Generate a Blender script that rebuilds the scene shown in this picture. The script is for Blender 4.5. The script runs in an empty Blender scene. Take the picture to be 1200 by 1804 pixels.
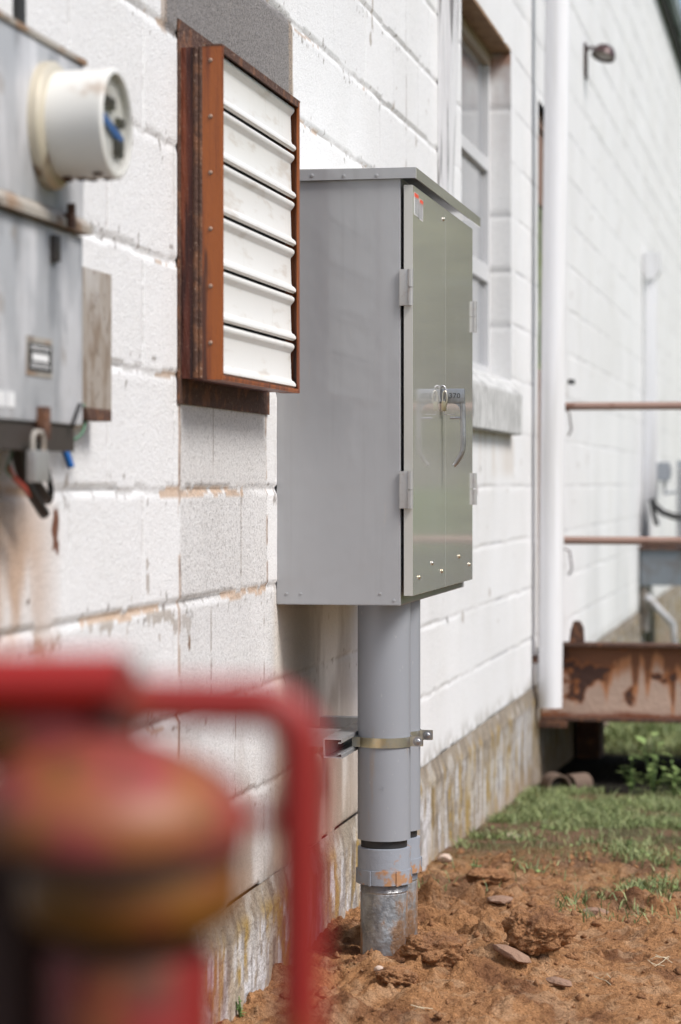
import bpy, bmesh, math, random
import numpy as np
from mathutils import Vector, Matrix
random.seed(7); np.random.seed(7)
sc = bpy.context.scene
col = sc.collection
R = math.radians

# ------------------------------------------------------------------ camera geometry
F_PX, CX, HY = 4200.0, 600.0, 852.0
CAMX, ZC = 1.117, 1.05
TH = math.atan(837.0 / F_PX); SN, CS = math.sin(TH), math.cos(TH)
def _dir(px, py):
    u = (px - CX) / F_PX; v = (HY - py) / F_PX
    return Vector((-SN + u * CS, CS + u * SN, v))
def PX(px, py, X):            # real point on the plane x = X
    d = _dir(px, py); t = (X - CAMX) / d.x
    return Vector((CAMX, 0, ZC)) + d * t
def PY(px, py, Y):
    d = _dir(px, py); t = Y / d.y
    return Vector((CAMX, 0, ZC)) + d * t
def PD(px, py, D):
    return Vector((CAMX, 0, ZC)) + _dir(px, py) * D

# ------------------------------------------------------------------ numpy noise
def vnoise(x, y, seed=0):
    xi = np.floor(x).astype(np.int64); yi = np.floor(y).astype(np.int64)
    xf = x - xi; yf = y - yi
    def h(a, b):
        n = (a * 374761393 + b * 668265263 + seed * 1442695041) & 0x7fffffff
        n = ((n ^ (n >> 13)) * 1274126177) & 0x7fffffff
        return ((n ^ (n >> 16)) & 0xffff) / 65535.0
    u = xf * xf * (3 - 2 * xf); v = yf * yf * (3 - 2 * yf)
    a = h(xi, yi); b = h(xi + 1, yi); c = h(xi, yi + 1); d = h(xi + 1, yi + 1)
    return (a * (1 - u) + b * u) * (1 - v) + (c * (1 - u) + d * u) * v
def fbm(x, y, s, o=4, seed=0, g=.5):
    r = 0; a = 1; t = 0
    for k in range(o):
        r = r + a * vnoise(x * s + 17.3 * k, y * s - 9.1 * k, seed + k * 31); t += a
        a *= g; s *= 2.03
    return r / t
def worley(x, y, s, seed=0):
    x = x * s; y = y * s
    xi = np.floor(x).astype(np.int64); yi = np.floor(y).astype(np.int64)
    best = np.full(x.shape, 9.0); rid = np.zeros(x.shape)
    for i in (-1, 0, 1):
        for j in (-1, 0, 1):
            a = xi + i; b = yi + j
            def h(k):
                n = (a * 374761393 + b * 668265263 + (seed + k) * 1442695041) & 0x7fffffff
                n = ((n ^ (n >> 13)) * 1274126177) & 0x7fffffff
                return ((n ^ (n >> 16)) & 0xffff) / 65535.0
            d = np.hypot(a + h(1) - x, b + h(2) - y); r = h(3)
            m = d < best
            best = np.where(m, d, best); rid = np.where(m, r, rid)
    return best, rid
def ss(a, b, x):
    t = np.clip((x - a) / (b - a), 0, 1); return t * t * (3 - 2 * t)

# ------------------------------------------------------------------ materials
def nt_new(name):
    m = bpy.data.materials.new(name); m.use_nodes = True
    nt = m.node_tree; return m, nt, nt.nodes['Principled BSDF']
def sockmix(nt, fac, a, b, mode='MIX'):
    n = nt.nodes.new('ShaderNodeMix'); n.data_type = 'RGBA'; n.blend_type = mode
    def put(s, v):
        if isinstance(v, (tuple, list)): s.default_value = (*v[:3], 1)
        elif isinstance(v, float): s.default_value = v
        else: nt.links.new(v, s)
    put(n.inputs[0], fac); put(n.inputs[6], a); put(n.inputs[7], b)
    return n.outputs[2]
def noise_mask(nt, coord, scale, lo, hi, detail=4, rough=.55, seed=0, dist=0.0):
    mp = nt.nodes.new('ShaderNodeMapping'); nt.links.new(coord, mp.inputs[0])
    mp.inputs['Scale'].default_value = scale if isinstance(scale, tuple) else (scale,) * 3
    mp.inputs['Location'].default_value = (seed * 1.37, seed * 2.11, seed * .73)
    n = nt.nodes.new('ShaderNodeTexNoise'); n.inputs['Scale'].default_value = 1
    n.inputs['Detail'].default_value = detail; n.inputs['Roughness'].default_value = rough
    n.inputs['Distortion'].default_value = dist
    nt.links.new(mp.outputs[0], n.inputs['Vector'])
    r = nt.nodes.new('ShaderNodeMapRange'); r.interpolation_type = 'SMOOTHSTEP'
    r.inputs['From Min'].default_value = lo; r.inputs['From Max'].default_value = hi
    nt.links.new(n.outputs['Fac'], r.inputs['Value'])
    return r.outputs[0]
def mat(name, base, layers=(), rough=.5, metal=0.0, bump=(), coat=0.0, attr=None, spec=.5, rlayers=(), trans=0.0, coatr=.05, pore=False):
    """layers: (scale, lo, hi, colour[, strength]) ; bump: (scale, distance)"""
    m, nt, p = nt_new(name)
    tc = nt.nodes.new('ShaderNodeTexCoord'); co = tc.outputs['Object']
    if attr:
        a = nt.nodes.new('ShaderNodeAttribute'); a.attribute_name = attr; c = a.outputs['Color']
    else: c = tuple(base)
    for i, L in enumerate(layers):
        f = noise_mask(nt, co, L[0], L[1], L[2], seed=i + 1 + len(name))
        st = L[4] if len(L) > 4 else 1.0
        if st != 1.0:
            mm = nt.nodes.new('ShaderNodeMath'); mm.operation = 'MULTIPLY'; mm.inputs[1].default_value = st
            nt.links.new(f, mm.inputs[0]); f = mm.outputs[0]
        mode = L[5] if len(L) > 5 else 'MIX'
        c = sockmix(nt, f, c, tuple(L[3]), mode)
    if pore:
        for (sc_, lo_, hi_, cc_, sd_) in ((260, .50, .62, (.11,.10,.10), 3), (110, .52, .66, (.16,.145,.14), 5)):
            f = noise_mask(nt, co, sc_, lo_, hi_, seed=sd_)
            mm = nt.nodes.new('ShaderNodeMath'); mm.operation = 'MULTIPLY'; nt.links.new(f, mm.inputs[0]); nt.links.new(a.outputs['Alpha'], mm.inputs[1])
            c = sockmix(nt, mm.outputs[0], c, cc_)
    if isinstance(c, tuple): p.inputs['Base Color'].default_value = (*c[:3], 1)
    else: nt.links.new(c, p.inputs['Base Color'])
    p.inputs['Roughness'].default_value = rough; p.inputs['Metallic'].default_value = metal
    p.inputs['Coat Weight'].default_value = coat; p.inputs['Coat Roughness'].default_value = coatr; p.inputs['Coat IOR'].default_value = 1.6
    p.inputs['Specular IOR Level'].default_value = spec
    if trans: p.inputs['Transmission Weight'].default_value = trans
    for L in rlayers:
        f = noise_mask(nt, co, L[0], L[1], L[2], seed=11)
        r = nt.nodes.new('ShaderNodeMapRange'); r.inputs['To Min'].default_value = rough; r.inputs['To Max'].default_value = L[3]
        nt.links.new(f, r.inputs['Value']); nt.links.new(r.outputs[0], p.inputs['Roughness'])
    prev = None
    for i, (s, d) in enumerate(bump):
        f = noise_mask(nt, co, s, .25, .75, detail=5, rough=.6, seed=21 + i)
        b = nt.nodes.new('ShaderNodeBump'); b.inputs['Distance'].default_value = d; b.inputs['Strength'].default_value = 1
        nt.links.new(f, b.inputs['Height'])
        if prev: nt.links.new(prev, b.inputs['Normal'])
        prev = b.outputs[0]
    if prev: nt.links.new(prev, p.inputs['Normal'])
    return m

M = {}
M['block'] = mat('block_paint', (.8,.8,.8), attr='Col', pore=True, rough=.62, spec=.3, layers=[
    ((230, 230, 230), .66, .73, (.25, .23, .22), .75), ((90, 90, 90), .42, .66, (.86, .86, .86), .35, 'MULTIPLY'),
    ((2.2, 2.2, 2.2), .4, .75, (.93, .925, .91), .8, 'MULTIPLY')],
    bump=[((210, 210, 210), .0008), ((60, 60, 60), .0006)])
M['concrete'] = mat('old_concrete', (.42,.36,.29), rough=.9, layers=[
    ((14, 17, 5), .52, .57, (.62,.62,.63), .85), ((14, 21, 5.5), .55, .61, (.38,.24,.05), .85),
    ((20, 13, 9), .54, .64, (.15,.115,.08), .8), ((50, 50, 36), .52, .6, (.25,.20,.15), .7), ((3, 1.3, 1.5), .42, .62, (.22,.17,.12), .5), ((60, 60, 60), .5, .75, (.2,.17,.14), .6),
    ((8, 12, 5), .6, .72, (.30,.15,.07), .7)],
    bump=[((90, 90, 70), .0022), ((34, 34, 30), .0016)])
M['found'] = mat('foundation_concrete', (.4,.3,.2), attr='Col', rough=.92, layers=[((150,150,150), .5,.7,(.62,.6,.58), .8, 'MULTIPLY')], bump=[((110, 110, 110), .0022), ((38, 38, 38), .0022)])
M['sill'] = mat('sill_concrete', (.58,.58,.57), rough=.85, layers=[
    ((34, 34, 8), .5, .62, (.17,.17,.165), .9), ((90, 90, 40), .5, .66, (.36,.36,.35), .7)])
M['cab'] = mat('grey_enamel', (.37,.375,.388), rough=.32, coat=.5, layers=[((34, 34, 1.1), .56, .74, (.86,.86,.85), .5, 'MULTIPLY'), ((50, 50, 9), .66, .74, (.45,.40,.35), .22), ((2, 2, 1), .4, .8, (.92,.92,.93), .5, 'MULTIPLY'),
    ((400,400,400), .73, .76, (.1,.1,.1), .5)], rlayers=[((6, 6, 2), .4, .7, .42)], bump=[((1.6,1.6,1.1), .004), ((6,6,2), .0005)])
M['door'] = mat('grey_enamel_door', (.52,.515,.485), rough=.2, coat=1.0, layers=[
    ((9, 30, 1.3), .66, .76, (.40,.41,.42), .35), ((20, 60, 2.0), .70, .78, (.46,.46,.46), .4),
    ((3, 3, 3), .4, .7, (.93,.93,.9), .6, 'MULTIPLY')], rlayers=[((5, 30, 1.5), .5, .8, .26)], bump=[((2.5,2.5,2.5), .00012)], coatr=.075)
M['conduit'] = mat('grey_pvc', (.29,.305,.335), rough=.36, layers=[((4, 4, 1.2), .4, .75, (.9,.9,.9), .6, 'MULTIPLY'),
    ((26, 26, 5), .62, .74, (.36,.27,.19), .4), ((120,120,60), .66,.72,(.42,.42,.43), .5), ((30,30,1.0), .6, .75, (.36,.37,.39), .4)])
M['coupling'] = mat('grey_pvc_mud', (.30,.325,.37), rough=.4, layers=[((13, 13, 15), .50, .56, (.42,.21,.09), .9)], bump=[((40,40,40), .0006)])
M['galv'] = mat('galvanised', (.42,.44,.46), rough=.42, metal=.75, layers=[((30, 30, 16), .42, .66, (.22,.23,.25), .8),
    ((14, 14, 8), .50, .58, (.40,.23,.12), .85), ((120,120,120), .5,.7,(.55,.56,.58), .5)], bump=[((70,70,70), .001)], rlayers=[((14,14,8), .5,.65,.8)])
M['strut'] = mat('strut_steel', (.50,.51,.52), rough=.4, metal=.7, layers=[((50,50,50), .5, .7, (.36,.36,.36), .6)])
M['dark'] = mat('black_rubber', (.02,.02,.022), rough=.5)
M['zinc'] = mat('zinc_plate', (.62,.58,.50), rough=.3, metal=.9, layers=[((14, 14, 10), .45, .62, (.70,.55,.28), .7), ((200,200,200), .5, .7, (.5,.5,.5), .4)])
M['steel'] = mat('bare_steel', (.45,.45,.46), rough=.35, metal=.85, layers=[((90,90,30), .45, .7, (.28,.27,.27), .6)], bump=[((150,150,150), .0004)])
M['hinge'] = mat('hinge_steel', (.50,.49,.48), rough=.45, metal=.6, layers=[((80,80,80), .5, .75, (.40,.34,.32), .6)])
M['brass'] = mat('lock_brass', (.55,.46,.30), rough=.3, metal=.9)
M['rust_side'] = mat('rusty_sheet', (.13,.03,.015), rough=.55, layers=[((60, 9, 2.5), .42, .62, (.035,.012,.01), .9),
    ((40, 6, 2), .55, .68, (.24,.06,.022), .9), ((260,260,260), .6, .7, (.25,.14,.1), .6)], bump=[((90,90,20), .0015)])
M['rust_lip'] = mat('orange_rust_sheet', (.31,.085,.016), rough=.4, layers=[((40, 40, 1.6), .42, .62, (.15,.035,.012), .9),
    ((34, 34, 2.6), .56, .66, (.05,.018,.012), .85), ((260,260,260), .62, .7, (.12,.04,.03), .5)], bump=[((120,120,30), .0005)])
M['rust_dark'] = mat('dark_rust', (.085,.04,.026), rough=.75, layers=[((30,30,30), .5, .65, (.20,.085,.04), .8), ((120,120,120), .6,.7,(.35,.25,.18), .6)], bump=[((90,90,90), .002)])
M['rust_screw'] = mat('dull_screw', (.30,.20,.15), rough=.6, metal=.3)
M['blade'] = mat('louvre_aluminium', (.82,.815,.79), rough=.36, metal=.05, layers=[((18, 6, 30), .55, .72, (.50,.42,.33), .45),
    ((2, 60, 2), .6, .75, (.58,.56,.5), .3)], bump=[((5,5,5), .0005)])
M['beamweb'] = mat('faded_beam_paint', (.40,.26,.20), rough=.7, layers=[((30, 30, 3.2), .53, .62, (.34,.10,.025), .95),
    ((9, 9, 8), .56, .61, (.07,.03,.02), .95), ((40,40,40), .6,.72,(.2,.06,.02), .7)], bump=[((50,50,50), .002)])
M['web'] = mat('beam_web_paint', (.4,.3,.2), attr='Col', rough=.75, bump=[((60,60,60), .0015)])
M['rail'] = mat('faded_rail_paint', (.35,.225,.18), rough=.5, layers=[((9, 9, 9), .55, .66, (.17,.07,.04), .7), ((5,60,60), .5,.7,(.27,.15,.12), .6)])
M['whitepvc'] = mat('white_pvc', (.80,.80,.82), rough=.4, layers=[((16, 16, .8), .48, .72, (.64,.63,.62), .7), ((20,20,10), .7,.78,(.35,.32,.28), .3)])
M['wood_white'] = mat('peeling_white_wood', (.75,.75,.76), rough=.8, layers=[((60, 90, 2.2), .56, .63, (.14,.13,.13), .9),
    ((30, 50, 3), .5, .8, (.55,.55,.57), .6)], bump=[((60,90,3), .003)])
M['wood_grey'] = mat('weathered_plywood', (.33,.29,.25), rough=.9, layers=[((26, 26, 12), .45, .62, (.20,.145,.10), .75),
    ((14, 14, 6), .5, .68, (.47,.45,.43), .8), ((60,60,60), .55,.7,(.15,.11,.08), .6)], bump=[((40,60,6), .002)])
M['box_grey'] = mat('old_grey_box', (.42,.43,.45), rough=.5, metal=.1, layers=[((6, 9, 3.5), .45, .60, (.62,.62,.64), .8), ((9, 22, 7), .55, .68, (.24,.25,.27), .7),
    ((9, 14, 9), .60, .72, (.25,.2,.15), .75), ((5, 5, 5), .66, .72, (.28,.12,.05), .7), ((18,18,3), .55,.75,(.27,.27,.28), .5)], bump=[((20,20,20), .0008)])
M['box_tan'] = mat('rusty_box_edge', (.36,.33,.29), rough=.6, layers=[((14,14,14), .46,.62,(.26,.15,.08), .85), ((30,30,30), .56,.66,(.09,.04,.02), .8)])
M['meter'] = mat('meter_white', (.74,.73,.69), rough=.28, layers=[((12, 6, 12), .6, .72, (.36,.22,.12), .5), ((3,3,20), .5,.7,(.76,.755,.73), .5)])
M['creamring'] = mat('meter_ring', (.62,.56,.44), rough=.35, metal=.3, layers=[((14,14,14), .58,.68,(.18,.08,.03), .85)])
M['black'] = mat('matte_black', (.015,.015,.016), rough=.5)
M['darkbits'] = mat('dark_brown_bits', (.05,.04,.035), rough=.5)
M['blue'] = mat('blue_plastic', (.02,.13,.42), rough=.35)
M['redwire'] = mat('red_wire', (.45,.08,.06), rough=.4)
M['greenwire'] = mat('green_wire', (.10,.2,.13), rough=.5)
M['white'] = mat('white_label', (.8,.8,.8), rough=.5)
M['greylabel'] = mat('label_grey', (.3,.3,.3), rough=.5)
M['orange'] = mat('warning_orange', (.75,.08,.03), rough=.45)
M['ink'] = mat('ink', (.03,.03,.03), rough=.6)
M['hyd_red'] = mat('red_hydrant_paint', (.20,.008,.006), rough=.5, layers=[((22,22,22), .48,.58,(.21,.07,.015), .85), ((30,30,30), .56,.66,(.07,.025,.012), .7)])
M['hyd_bar'] = mat('red_bar_paint', (.34,.012,.008), rough=.45, layers=[((16,16,16), .54,.64,(.16,.03,.015), .7)])
M['hyd_pipe'] = mat('worn_red_pipe', (.29,.016,.012), rough=.5, layers=[((14,14,14), .52,.64,(.27,.085,.02), .7), ((12,12,12), .58,.66,(.12,.03,.02), .6)])
M['hyd_dome'] = mat('dome_paint', (.27,.045,.038), rough=.5, layers=[((30,30,30), .47,.56,(.26,.085,.02), .9), ((38,38,38), .53,.62,(.09,.045,.012), .8)])
M['hyd_must'] = mat('mustard_paint', (.19,.07,.008), rough=.45, layers=[((24,24,24), .5,.62,(.17,.04,.015), .8), ((14,14,60), .6,.7,(.06,.035,.01), .8)])
M['hyd_dark'] = mat('dark_rust_cap', (.05,.018,.012), rough=.6)
M['pane'] = mat('dusty_window_pane', (.30,.31,.33), rough=.06, coat=.5, layers=[((3,3,3), .4,.7,(.36,.37,.38), .6)])  # light grey base colour, faintly mottled
M['winframe'] = mat('window_frame_paint', (.62,.62,.63), rough=.5)
M['tanhead'] = mat('tan_frame_head', (.42,.33,.24), rough=.6)
M['lintel'] = mat('lintel_soffit', (.30,.18,.10), rough=.85, layers=[((9,9,9), .45,.65,(.2,.11,.06), .7), ((40,40,40), .5,.7,(.4,.28,.18), .6)], bump=[((50,50,50), .003)])
M['doorbrown'] = mat('brown_door_paint', (.26,.16,.125), rough=.5, layers=[((12,12,5), .5,.7,(.17,.08,.05), .7)])
M['doorglass'] = mat('door_glass', (.12,.17,.05), rough=.05, layers=[((4,4,9), .45,.6,(.28,.36,.08), 1.0), ((5,5,11), .56,.64,(.04,.05,.02), .9)])  # greenery reflected in the pane is painted into its colour
M['fixture'] = mat('bronze_lamp', (.06,.03,.03), rough=.4, metal=.3)
M['lens'] = mat('lamp_lens', (.28,.25,.22), rough=.3)
M['fascia'] = mat('dark_fascia', (.03,.026,.024), rough=.6)
M['soffit'] = mat('blue_grey_soffit', (.5,.58,.66), rough=.6, layers=[((60,1,1), .5,.6,(.12,.13,.14), .8)])
M['roof'] = mat('metal_roof', (.35,.36,.37), rough=.5, metal=.5)
M['unit'] = mat('condenser_paint', (.30,.32,.35), rough=.5)
M['platform'] = mat('platform_grey', (.20,.225,.25), rough=.6, layers=[((9,9,9), .5,.7,(.14,.12,.11), .6)])
M['clod'] = mat('clay_clod', (.46,.225,.10), rough=.95, layers=[((18,18,18), .5,.7,(.22,.10,.05), .7), ((60,60,60), .55,.75,(.5,.3,.17), .7)], bump=[((60,60,60), .009), ((220,220,220), .003)])
M['stone'] = mat('brown_stone', (.28,.17,.115), rough=.85, layers=[((30,30,30), .5,.7,(.38,.26,.19), .7)], bump=[((60,60,60), .003)])
M['palestone'] = mat('pale_stone', (.55,.42,.34), rough=.85, layers=[((40,40,40), .5,.7,(.36,.24,.17), .7)], bump=[((60,60,60), .003)])
M['terracotta'] = mat('old_clay_pipe', (.14,.095,.07), rough=.85, layers=[((20,20,20), .5,.7,(.10,.07,.05), .7)])
def leafmat(name, c1, c2):
    m, nt, p = nt_new(name)
    oi = nt.nodes.new('ShaderNodeAttribute'); oi.attribute_name = 'Col'
    c = sockmix(nt, oi.outputs['Fac'], c1, c2)
    nt.links.new(c, p.inputs['Base Color']); p.inputs['Roughness'].default_value = .6
    return m
M['grass'] = leafmat('grass_blades', (.10,.14,.045), (.34,.38,.16))
M['weed'] = leafmat('weed_leaf', (.09,.16,.04), (.27,.36,.12))
M['tree'] = leafmat('tree_leaf', (.12,.14,.05), (.50,.50,.26))
M['bark'] = mat('bark', (.12,.09,.065), rough=.9, layers=[((8,8,2), .5,.6,(.06,.045,.035), .8)], bump=[((20,20,5), .01)])
M['soil'] = mat('clay_soil', (.3,.15,.07), attr='Col', rough=.96, spec=.2, layers=[((40,40,40), .5,.72,(.55,.5,.48), .8, 'MULTIPLY'),
    ((150,150,150), .55,.72,(1.5,1.6,1.8), .45, 'MULTIPLY')], bump=[((230,230,230), .004), ((70,70,70), .010)])

# ------------------------------------------------------------------ objects
ORG = {}
def setp(o, label=None, cat=None, group=None, kind=None):
    if label: o['label'] = label
    if cat: o['category'] = cat
    if group: o['group'] = group
    if kind: o['kind'] = kind
    return o
def thing(name, loc, label, cat, group=None):
    o = bpy.data.objects.new(name, None); col.objects.link(o); o.location = loc; o.empty_display_size = .05
    ORG[o.name] = Vector(loc); return setp(o, label, cat, group)
def link_mesh(name, me, m, parent=None, loc=None):
    o = bpy.data.objects.new(name, me); col.objects.link(o)
    if m: me.materials.append(m)
    if parent is not None:
        org = ORG[parent.name]; o.parent = parent
        me.transform(Matrix.Translation(-org)); ORG[o.name] = org
    else:
        org = Vector(loc) if loc is not None else Vector((0,0,0))
        me.transform(Matrix.Translation(-org)); o.location = org; ORG[o.name] = org
    return o
class MB:
    def __init__(s): s.bm = bmesh.new()
    def box(s, x0, x1, y0, y1, z0, z1, bev=0.0, rot=None):
        r = bmesh.ops.create_cube(s.bm, size=1)
        vs = r['verts']
        c = Vector(((x0+x1)/2, (y0+y1)/2, (z0+z1)/2))
        for v in vs: v.co = Vector((v.co.x*(x1-x0), v.co.y*(y1-y0), v.co.z*(z1-z0)))
        if bev:
            es = list({e for v in vs for e in v.link_edges})
            rr = bmesh.ops.bevel(s.bm, geom=es, offset=bev, segments=2, profile=.7, affect='EDGES')
            vs = list({v for f in rr['faces'] for v in f.verts} | {v for v in vs if v.is_valid})
        for v in vs:
            v.co = (rot @ v.co if rot else v.co) + c
        return s
    def tube(s, pts, r, seg=12, caps=True, flat=None):
        pts = [Vector(p) for p in pts]; n = len(pts)
        rs = r if isinstance(r, (list, tuple)) else [r]*n
        rings = []; up = None
        for i, p in enumerate(pts):
            t = (pts[min(i+1, n-1)] - pts[max(i-1, 0)]).normalized()
            if up is None:
                up = Vector((0,0,1)) if abs(t.z) < .9 else Vector((1,0,0))
            a = t.cross(up).normalized(); b = a.cross(t).normalized(); up = b
            fa = flat or 1.0
            rings.append([s.bm.verts.new(p + rs[i]*(a*math.cos(k*2*math.pi/seg) + b*fa*math.sin(k*2*math.pi/seg))) for k in range(seg)])
        for i in range(n-1):
            for k in range(seg):
                s.bm.faces.new((rings[i][k], rings[i][(k+1)%seg], rings[i+1][(k+1)%seg], rings[i+1][k]))
        if caps:
            s.bm.faces.new(rings[0][::-1]); s.bm.faces.new(rings[-1])
        return s
    def lathe(s, c, prof, seg=48, axis='z'):
        rings = []
        for r, h in prof:
            ring = []
            for k in range(seg):
                a = k*2*math.pi/seg
                q = (r*math.cos(a), r*math.sin(a), h)
                if axis == 'x': q = (h, r*math.cos(a), r*math.sin(a))
                if axis == 'y': q = (r*math.cos(a), h, r*math.sin(a))
                ring.append(s.bm.verts.new(Vector(c) + Vector(q)))
            rings.append(ring)
        for i in range(len(rings)-1):
            for k in range(seg):
                s.bm.faces.new((rings[i][k], rings[i][(k+1)%seg], rings[i+1][(k+1)%seg], rings[i+1][k]))
        if prof[0][0] > 1e-5: s.bm.faces.new(rings[0][::-1])
        if prof[-1][0] > 1e-5: s.bm.faces.new(rings[-1])
        return s
    def prism(s, poly, axis, a, b):   # poly in the two other axes
        def mk(p, t):
            if axis == 'x': return (t, p[0], p[1])
            if axis == 'y': return (p[0], t, p[1])
            return (p[0], p[1], t)
        A = [s.bm.verts.new(mk(p, a)) for p in poly]; B = [s.bm.verts.new(mk(p, b)) for p in poly]
        n = len(poly)
        s.bm.faces.new(A[::-1]); s.bm.faces.new(B)
        for i in range(n): s.bm.faces.new((A[i], A[(i+1)%n], B[(i+1)%n], B[i]))
        return s
    def sphere(s, c, r, sc3=(1,1,1), sub=3, noise=0.0, seed=0, rot=None, nf=2.0, rough2=0.0):
        from mathutils import noise as N
        rr = bmesh.ops.create_icosphere(s.bm, subdivisions=sub, radius=1)
        for v in rr['verts']:
            d = v.co.normalized(); k = 1
            if noise:
                q = d*nf + Vector((seed*3.1, seed*1.7, seed))
                k += noise*N.noise(q) + noise*.45*N.noise(q*2.7) + rough2*N.noise(q*7) + rough2*.6*N.noise(q*15)
            p = Vector((d.x*sc3[0], d.y*sc3[1], d.z*sc3[2]))*r*k
            v.co = (rot @ p if rot else p) + Vector(c)
        return s
    def build(s, name, m, parent=None, loc=None, smooth=None, label=None):
        bmesh.ops.recalc_face_normals(s.bm, faces=s.bm.faces)
        me = bpy.data.meshes.new(name); s.bm.to_mesh(me); s.bm.free()
        o = link_mesh(name, me, m, parent, loc)
        if smooth:
            for p in me.polygons: p.use_smooth = not (smooth in (30, 40) and len(p.vertices) == 4 and p.area > .004 and max(abs(p.normal.x), abs(p.normal.y), abs(p.normal.z)) > .99999)
            if smooth != 180:
                me.set_sharp_from_angle(angle=R(smooth))
        if label: o['label'] = label
        return o
def grid_mesh(name, U, V, P, C=None, skip=None, flip=False, A=None):
    """U,V 1-D arrays; P (nu,nv,3); C (nu,nv,3) vertex colours; skip(nu-1,nv-1) faces to drop"""
    nu, nv = len(U), len(V)
    idx = np.arange(nu*nv).reshape(nu, nv)
    q = np.stack([idx[:-1,:-1], idx[1:,:-1], idx[1:,1:], idx[:-1,1:]], -1)
    if flip: q = q[..., ::-1]
    q = q[~skip] if skip is not None else q.reshape(-1, 4)
    used = np.unique(q); remap = np.zeros(nu*nv, np.int64); remap[used] = np.arange(len(used))
    q = remap[q]; co = P.reshape(-1,3)[used]
    me = bpy.data.meshes.new(name)
    me.vertices.add(len(co)); me.vertices.foreach_set('co', co.astype(np.float32).ravel())
    nf = len(q)
    me.loops.add(nf*4); me.loops.foreach_set('vertex_index', q.astype(np.int32).ravel())
    me.polygons.add(nf); me.polygons.foreach_set('loop_start', np.arange(0, nf*4, 4, dtype=np.int32))
    me.update(calc_edges=True)
    me.polygons.foreach_set('use_smooth', np.ones(nf, bool))
    if C is not None:
        a = me.attributes.new('Col', 'FLOAT_COLOR', 'POINT')
        al = np.zeros((len(used),1)) if A is None else A.reshape(-1,1)[used]
        cc = np.concatenate([C.reshape(-1,3)[used], al], 1)
        a.data.foreach_set('color', cc.astype(np.float32).ravel())
    return me
def tri_mesh(name, V, Fc, fac):
    """V (n,3), Fc (m,3), fac (n,) stored as Col"""
    me = bpy.data.meshes.new(name)
    me.vertices.add(len(V)); me.vertices.foreach_set('co', V.astype(np.float32).ravel())
    me.loops.add(len(Fc)*3); me.loops.foreach_set('vertex_index', Fc.astype(np.int32).ravel())
    me.polygons.add(len(Fc)); me.polygons.foreach_set('loop_start', np.arange(0, len(Fc)*3, 3, dtype=np.int32))
    me.update(calc_edges=True)
    a = me.attributes.new('Col', 'FLOAT_COLOR', 'POINT')
    cc = np.stack([fac, fac, fac, np.ones_like(fac)], 1)
    a.data.foreach_set('color', cc.astype(np.float32).ravel())
    return me

# ================================================================== THE BUILDING
CO = .2032; J0 = ZC - .015
WY0, WY1 = 7.594, 8.86            # window opening
WZ0, WZ1 = ZC + .384, J0 + 8*CO
DY0, DY1 = 9.75, 10.75            # doorway
DZ0, DZ1 = ZC - .755, ZC + 1.575
FOUND = ZC - .82
TOPZ = ZC + 3.555
bld = thing('block_building', (-.1, 8, 0), 'long white painted concrete block building with a mossy concrete foundation', 'building')

# y and z lines
ys = np.concatenate([np.arange(2.2, 3.2, .02), np.arange(3.2, 7.594, .0068), [7.594], np.arange(7.62, 8.85, .02), [8.86], np.arange(8.875, 9.74, .016), [9.75],
                     np.arange(9.78, 10.74, .05), [10.75], np.arange(10.77, 18, .022), np.arange(18, 34, .08)])
base_off = np.array([0,.02,.035,.048,.0085])
zl = []
k0 = -5
z = J0 + k0*CO
rows_f = np.linspace(0, 1, 31)[:-1]
for k in range(k0, 18):
    zz = J0 + k*CO
    if k < 9: zl += list(zz + rows_f*CO)
    else: zl += list(zz + np.array([-.009,-.006,0,.004,.01,.05,.1,.15,.185])*1.0)
zl = np.array(sorted(zl + [FOUND, WZ0, DZ0, DZ1]))
zl = zl[(zl >= FOUND-1e-6) & (zl < TOPZ)]; zl = np.append(zl, TOPZ)
zl = np.unique(np.round(zl, 5))
Y, Z = np.meshgrid(ys, zl, indexing='ij')
wob = (fbm(Y, Z*.3, 9, 3, 3) - .5)*.008
kz = np.floor((Z + wob - J0)/CO + .5)                      # nearest joint
dz = (Z + wob) - (J0 + kz*CO)                              # signed distance, + above
near = ss(9.0, 5.5, Y)
band = .0085
t = np.clip((band*.9 - dz)/(band*1.7), 0, 1)               # 0 at top of the mortar bed, 1 at bottom
inb = (dz < band*.9) & (dz > -band*.8)
X = np.zeros_like(Y)
dj = .0055 - .0035*(1-near)
jm = .55 + .9*ss(.35, .65, fbm(Y, Z, 3, 3, 8))
X = np.where(inb, -(dj)*(1-t)**.8*jm, X)
course = np.floor((Z + wob - J0)/CO)
phase = np.where(course % 2 == 0, 3.689, 3.689 + .2032)
isp = (Y > 4.129) & (Y < 4.82) & (Z < ZC+.2)
bl = .4064
fy = (Y - phase)/bl; dv = (fy - np.round(fy))*bl + (fbm(Z, Y*.2, 12, 2, 5)-.5)*.006
bid = np.floor(fy)
vis = ss(.45, .62, fbm(Y, Z, 1.6, 3, 77))
vj = np.exp(-(dv/.0045)**2)*(.4 + .9*vis)
vj = np.where(isp, 0, vj)
rnd = vnoise(bid*7.31 + .5, course*3.77 + .5, 4)
X = X - .0022*vj*(~inb) + (rnd - .5)*.0022*(~inb)
X += (fbm(Y, Z, 14, 4, 9)-.5)*.0012
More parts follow.
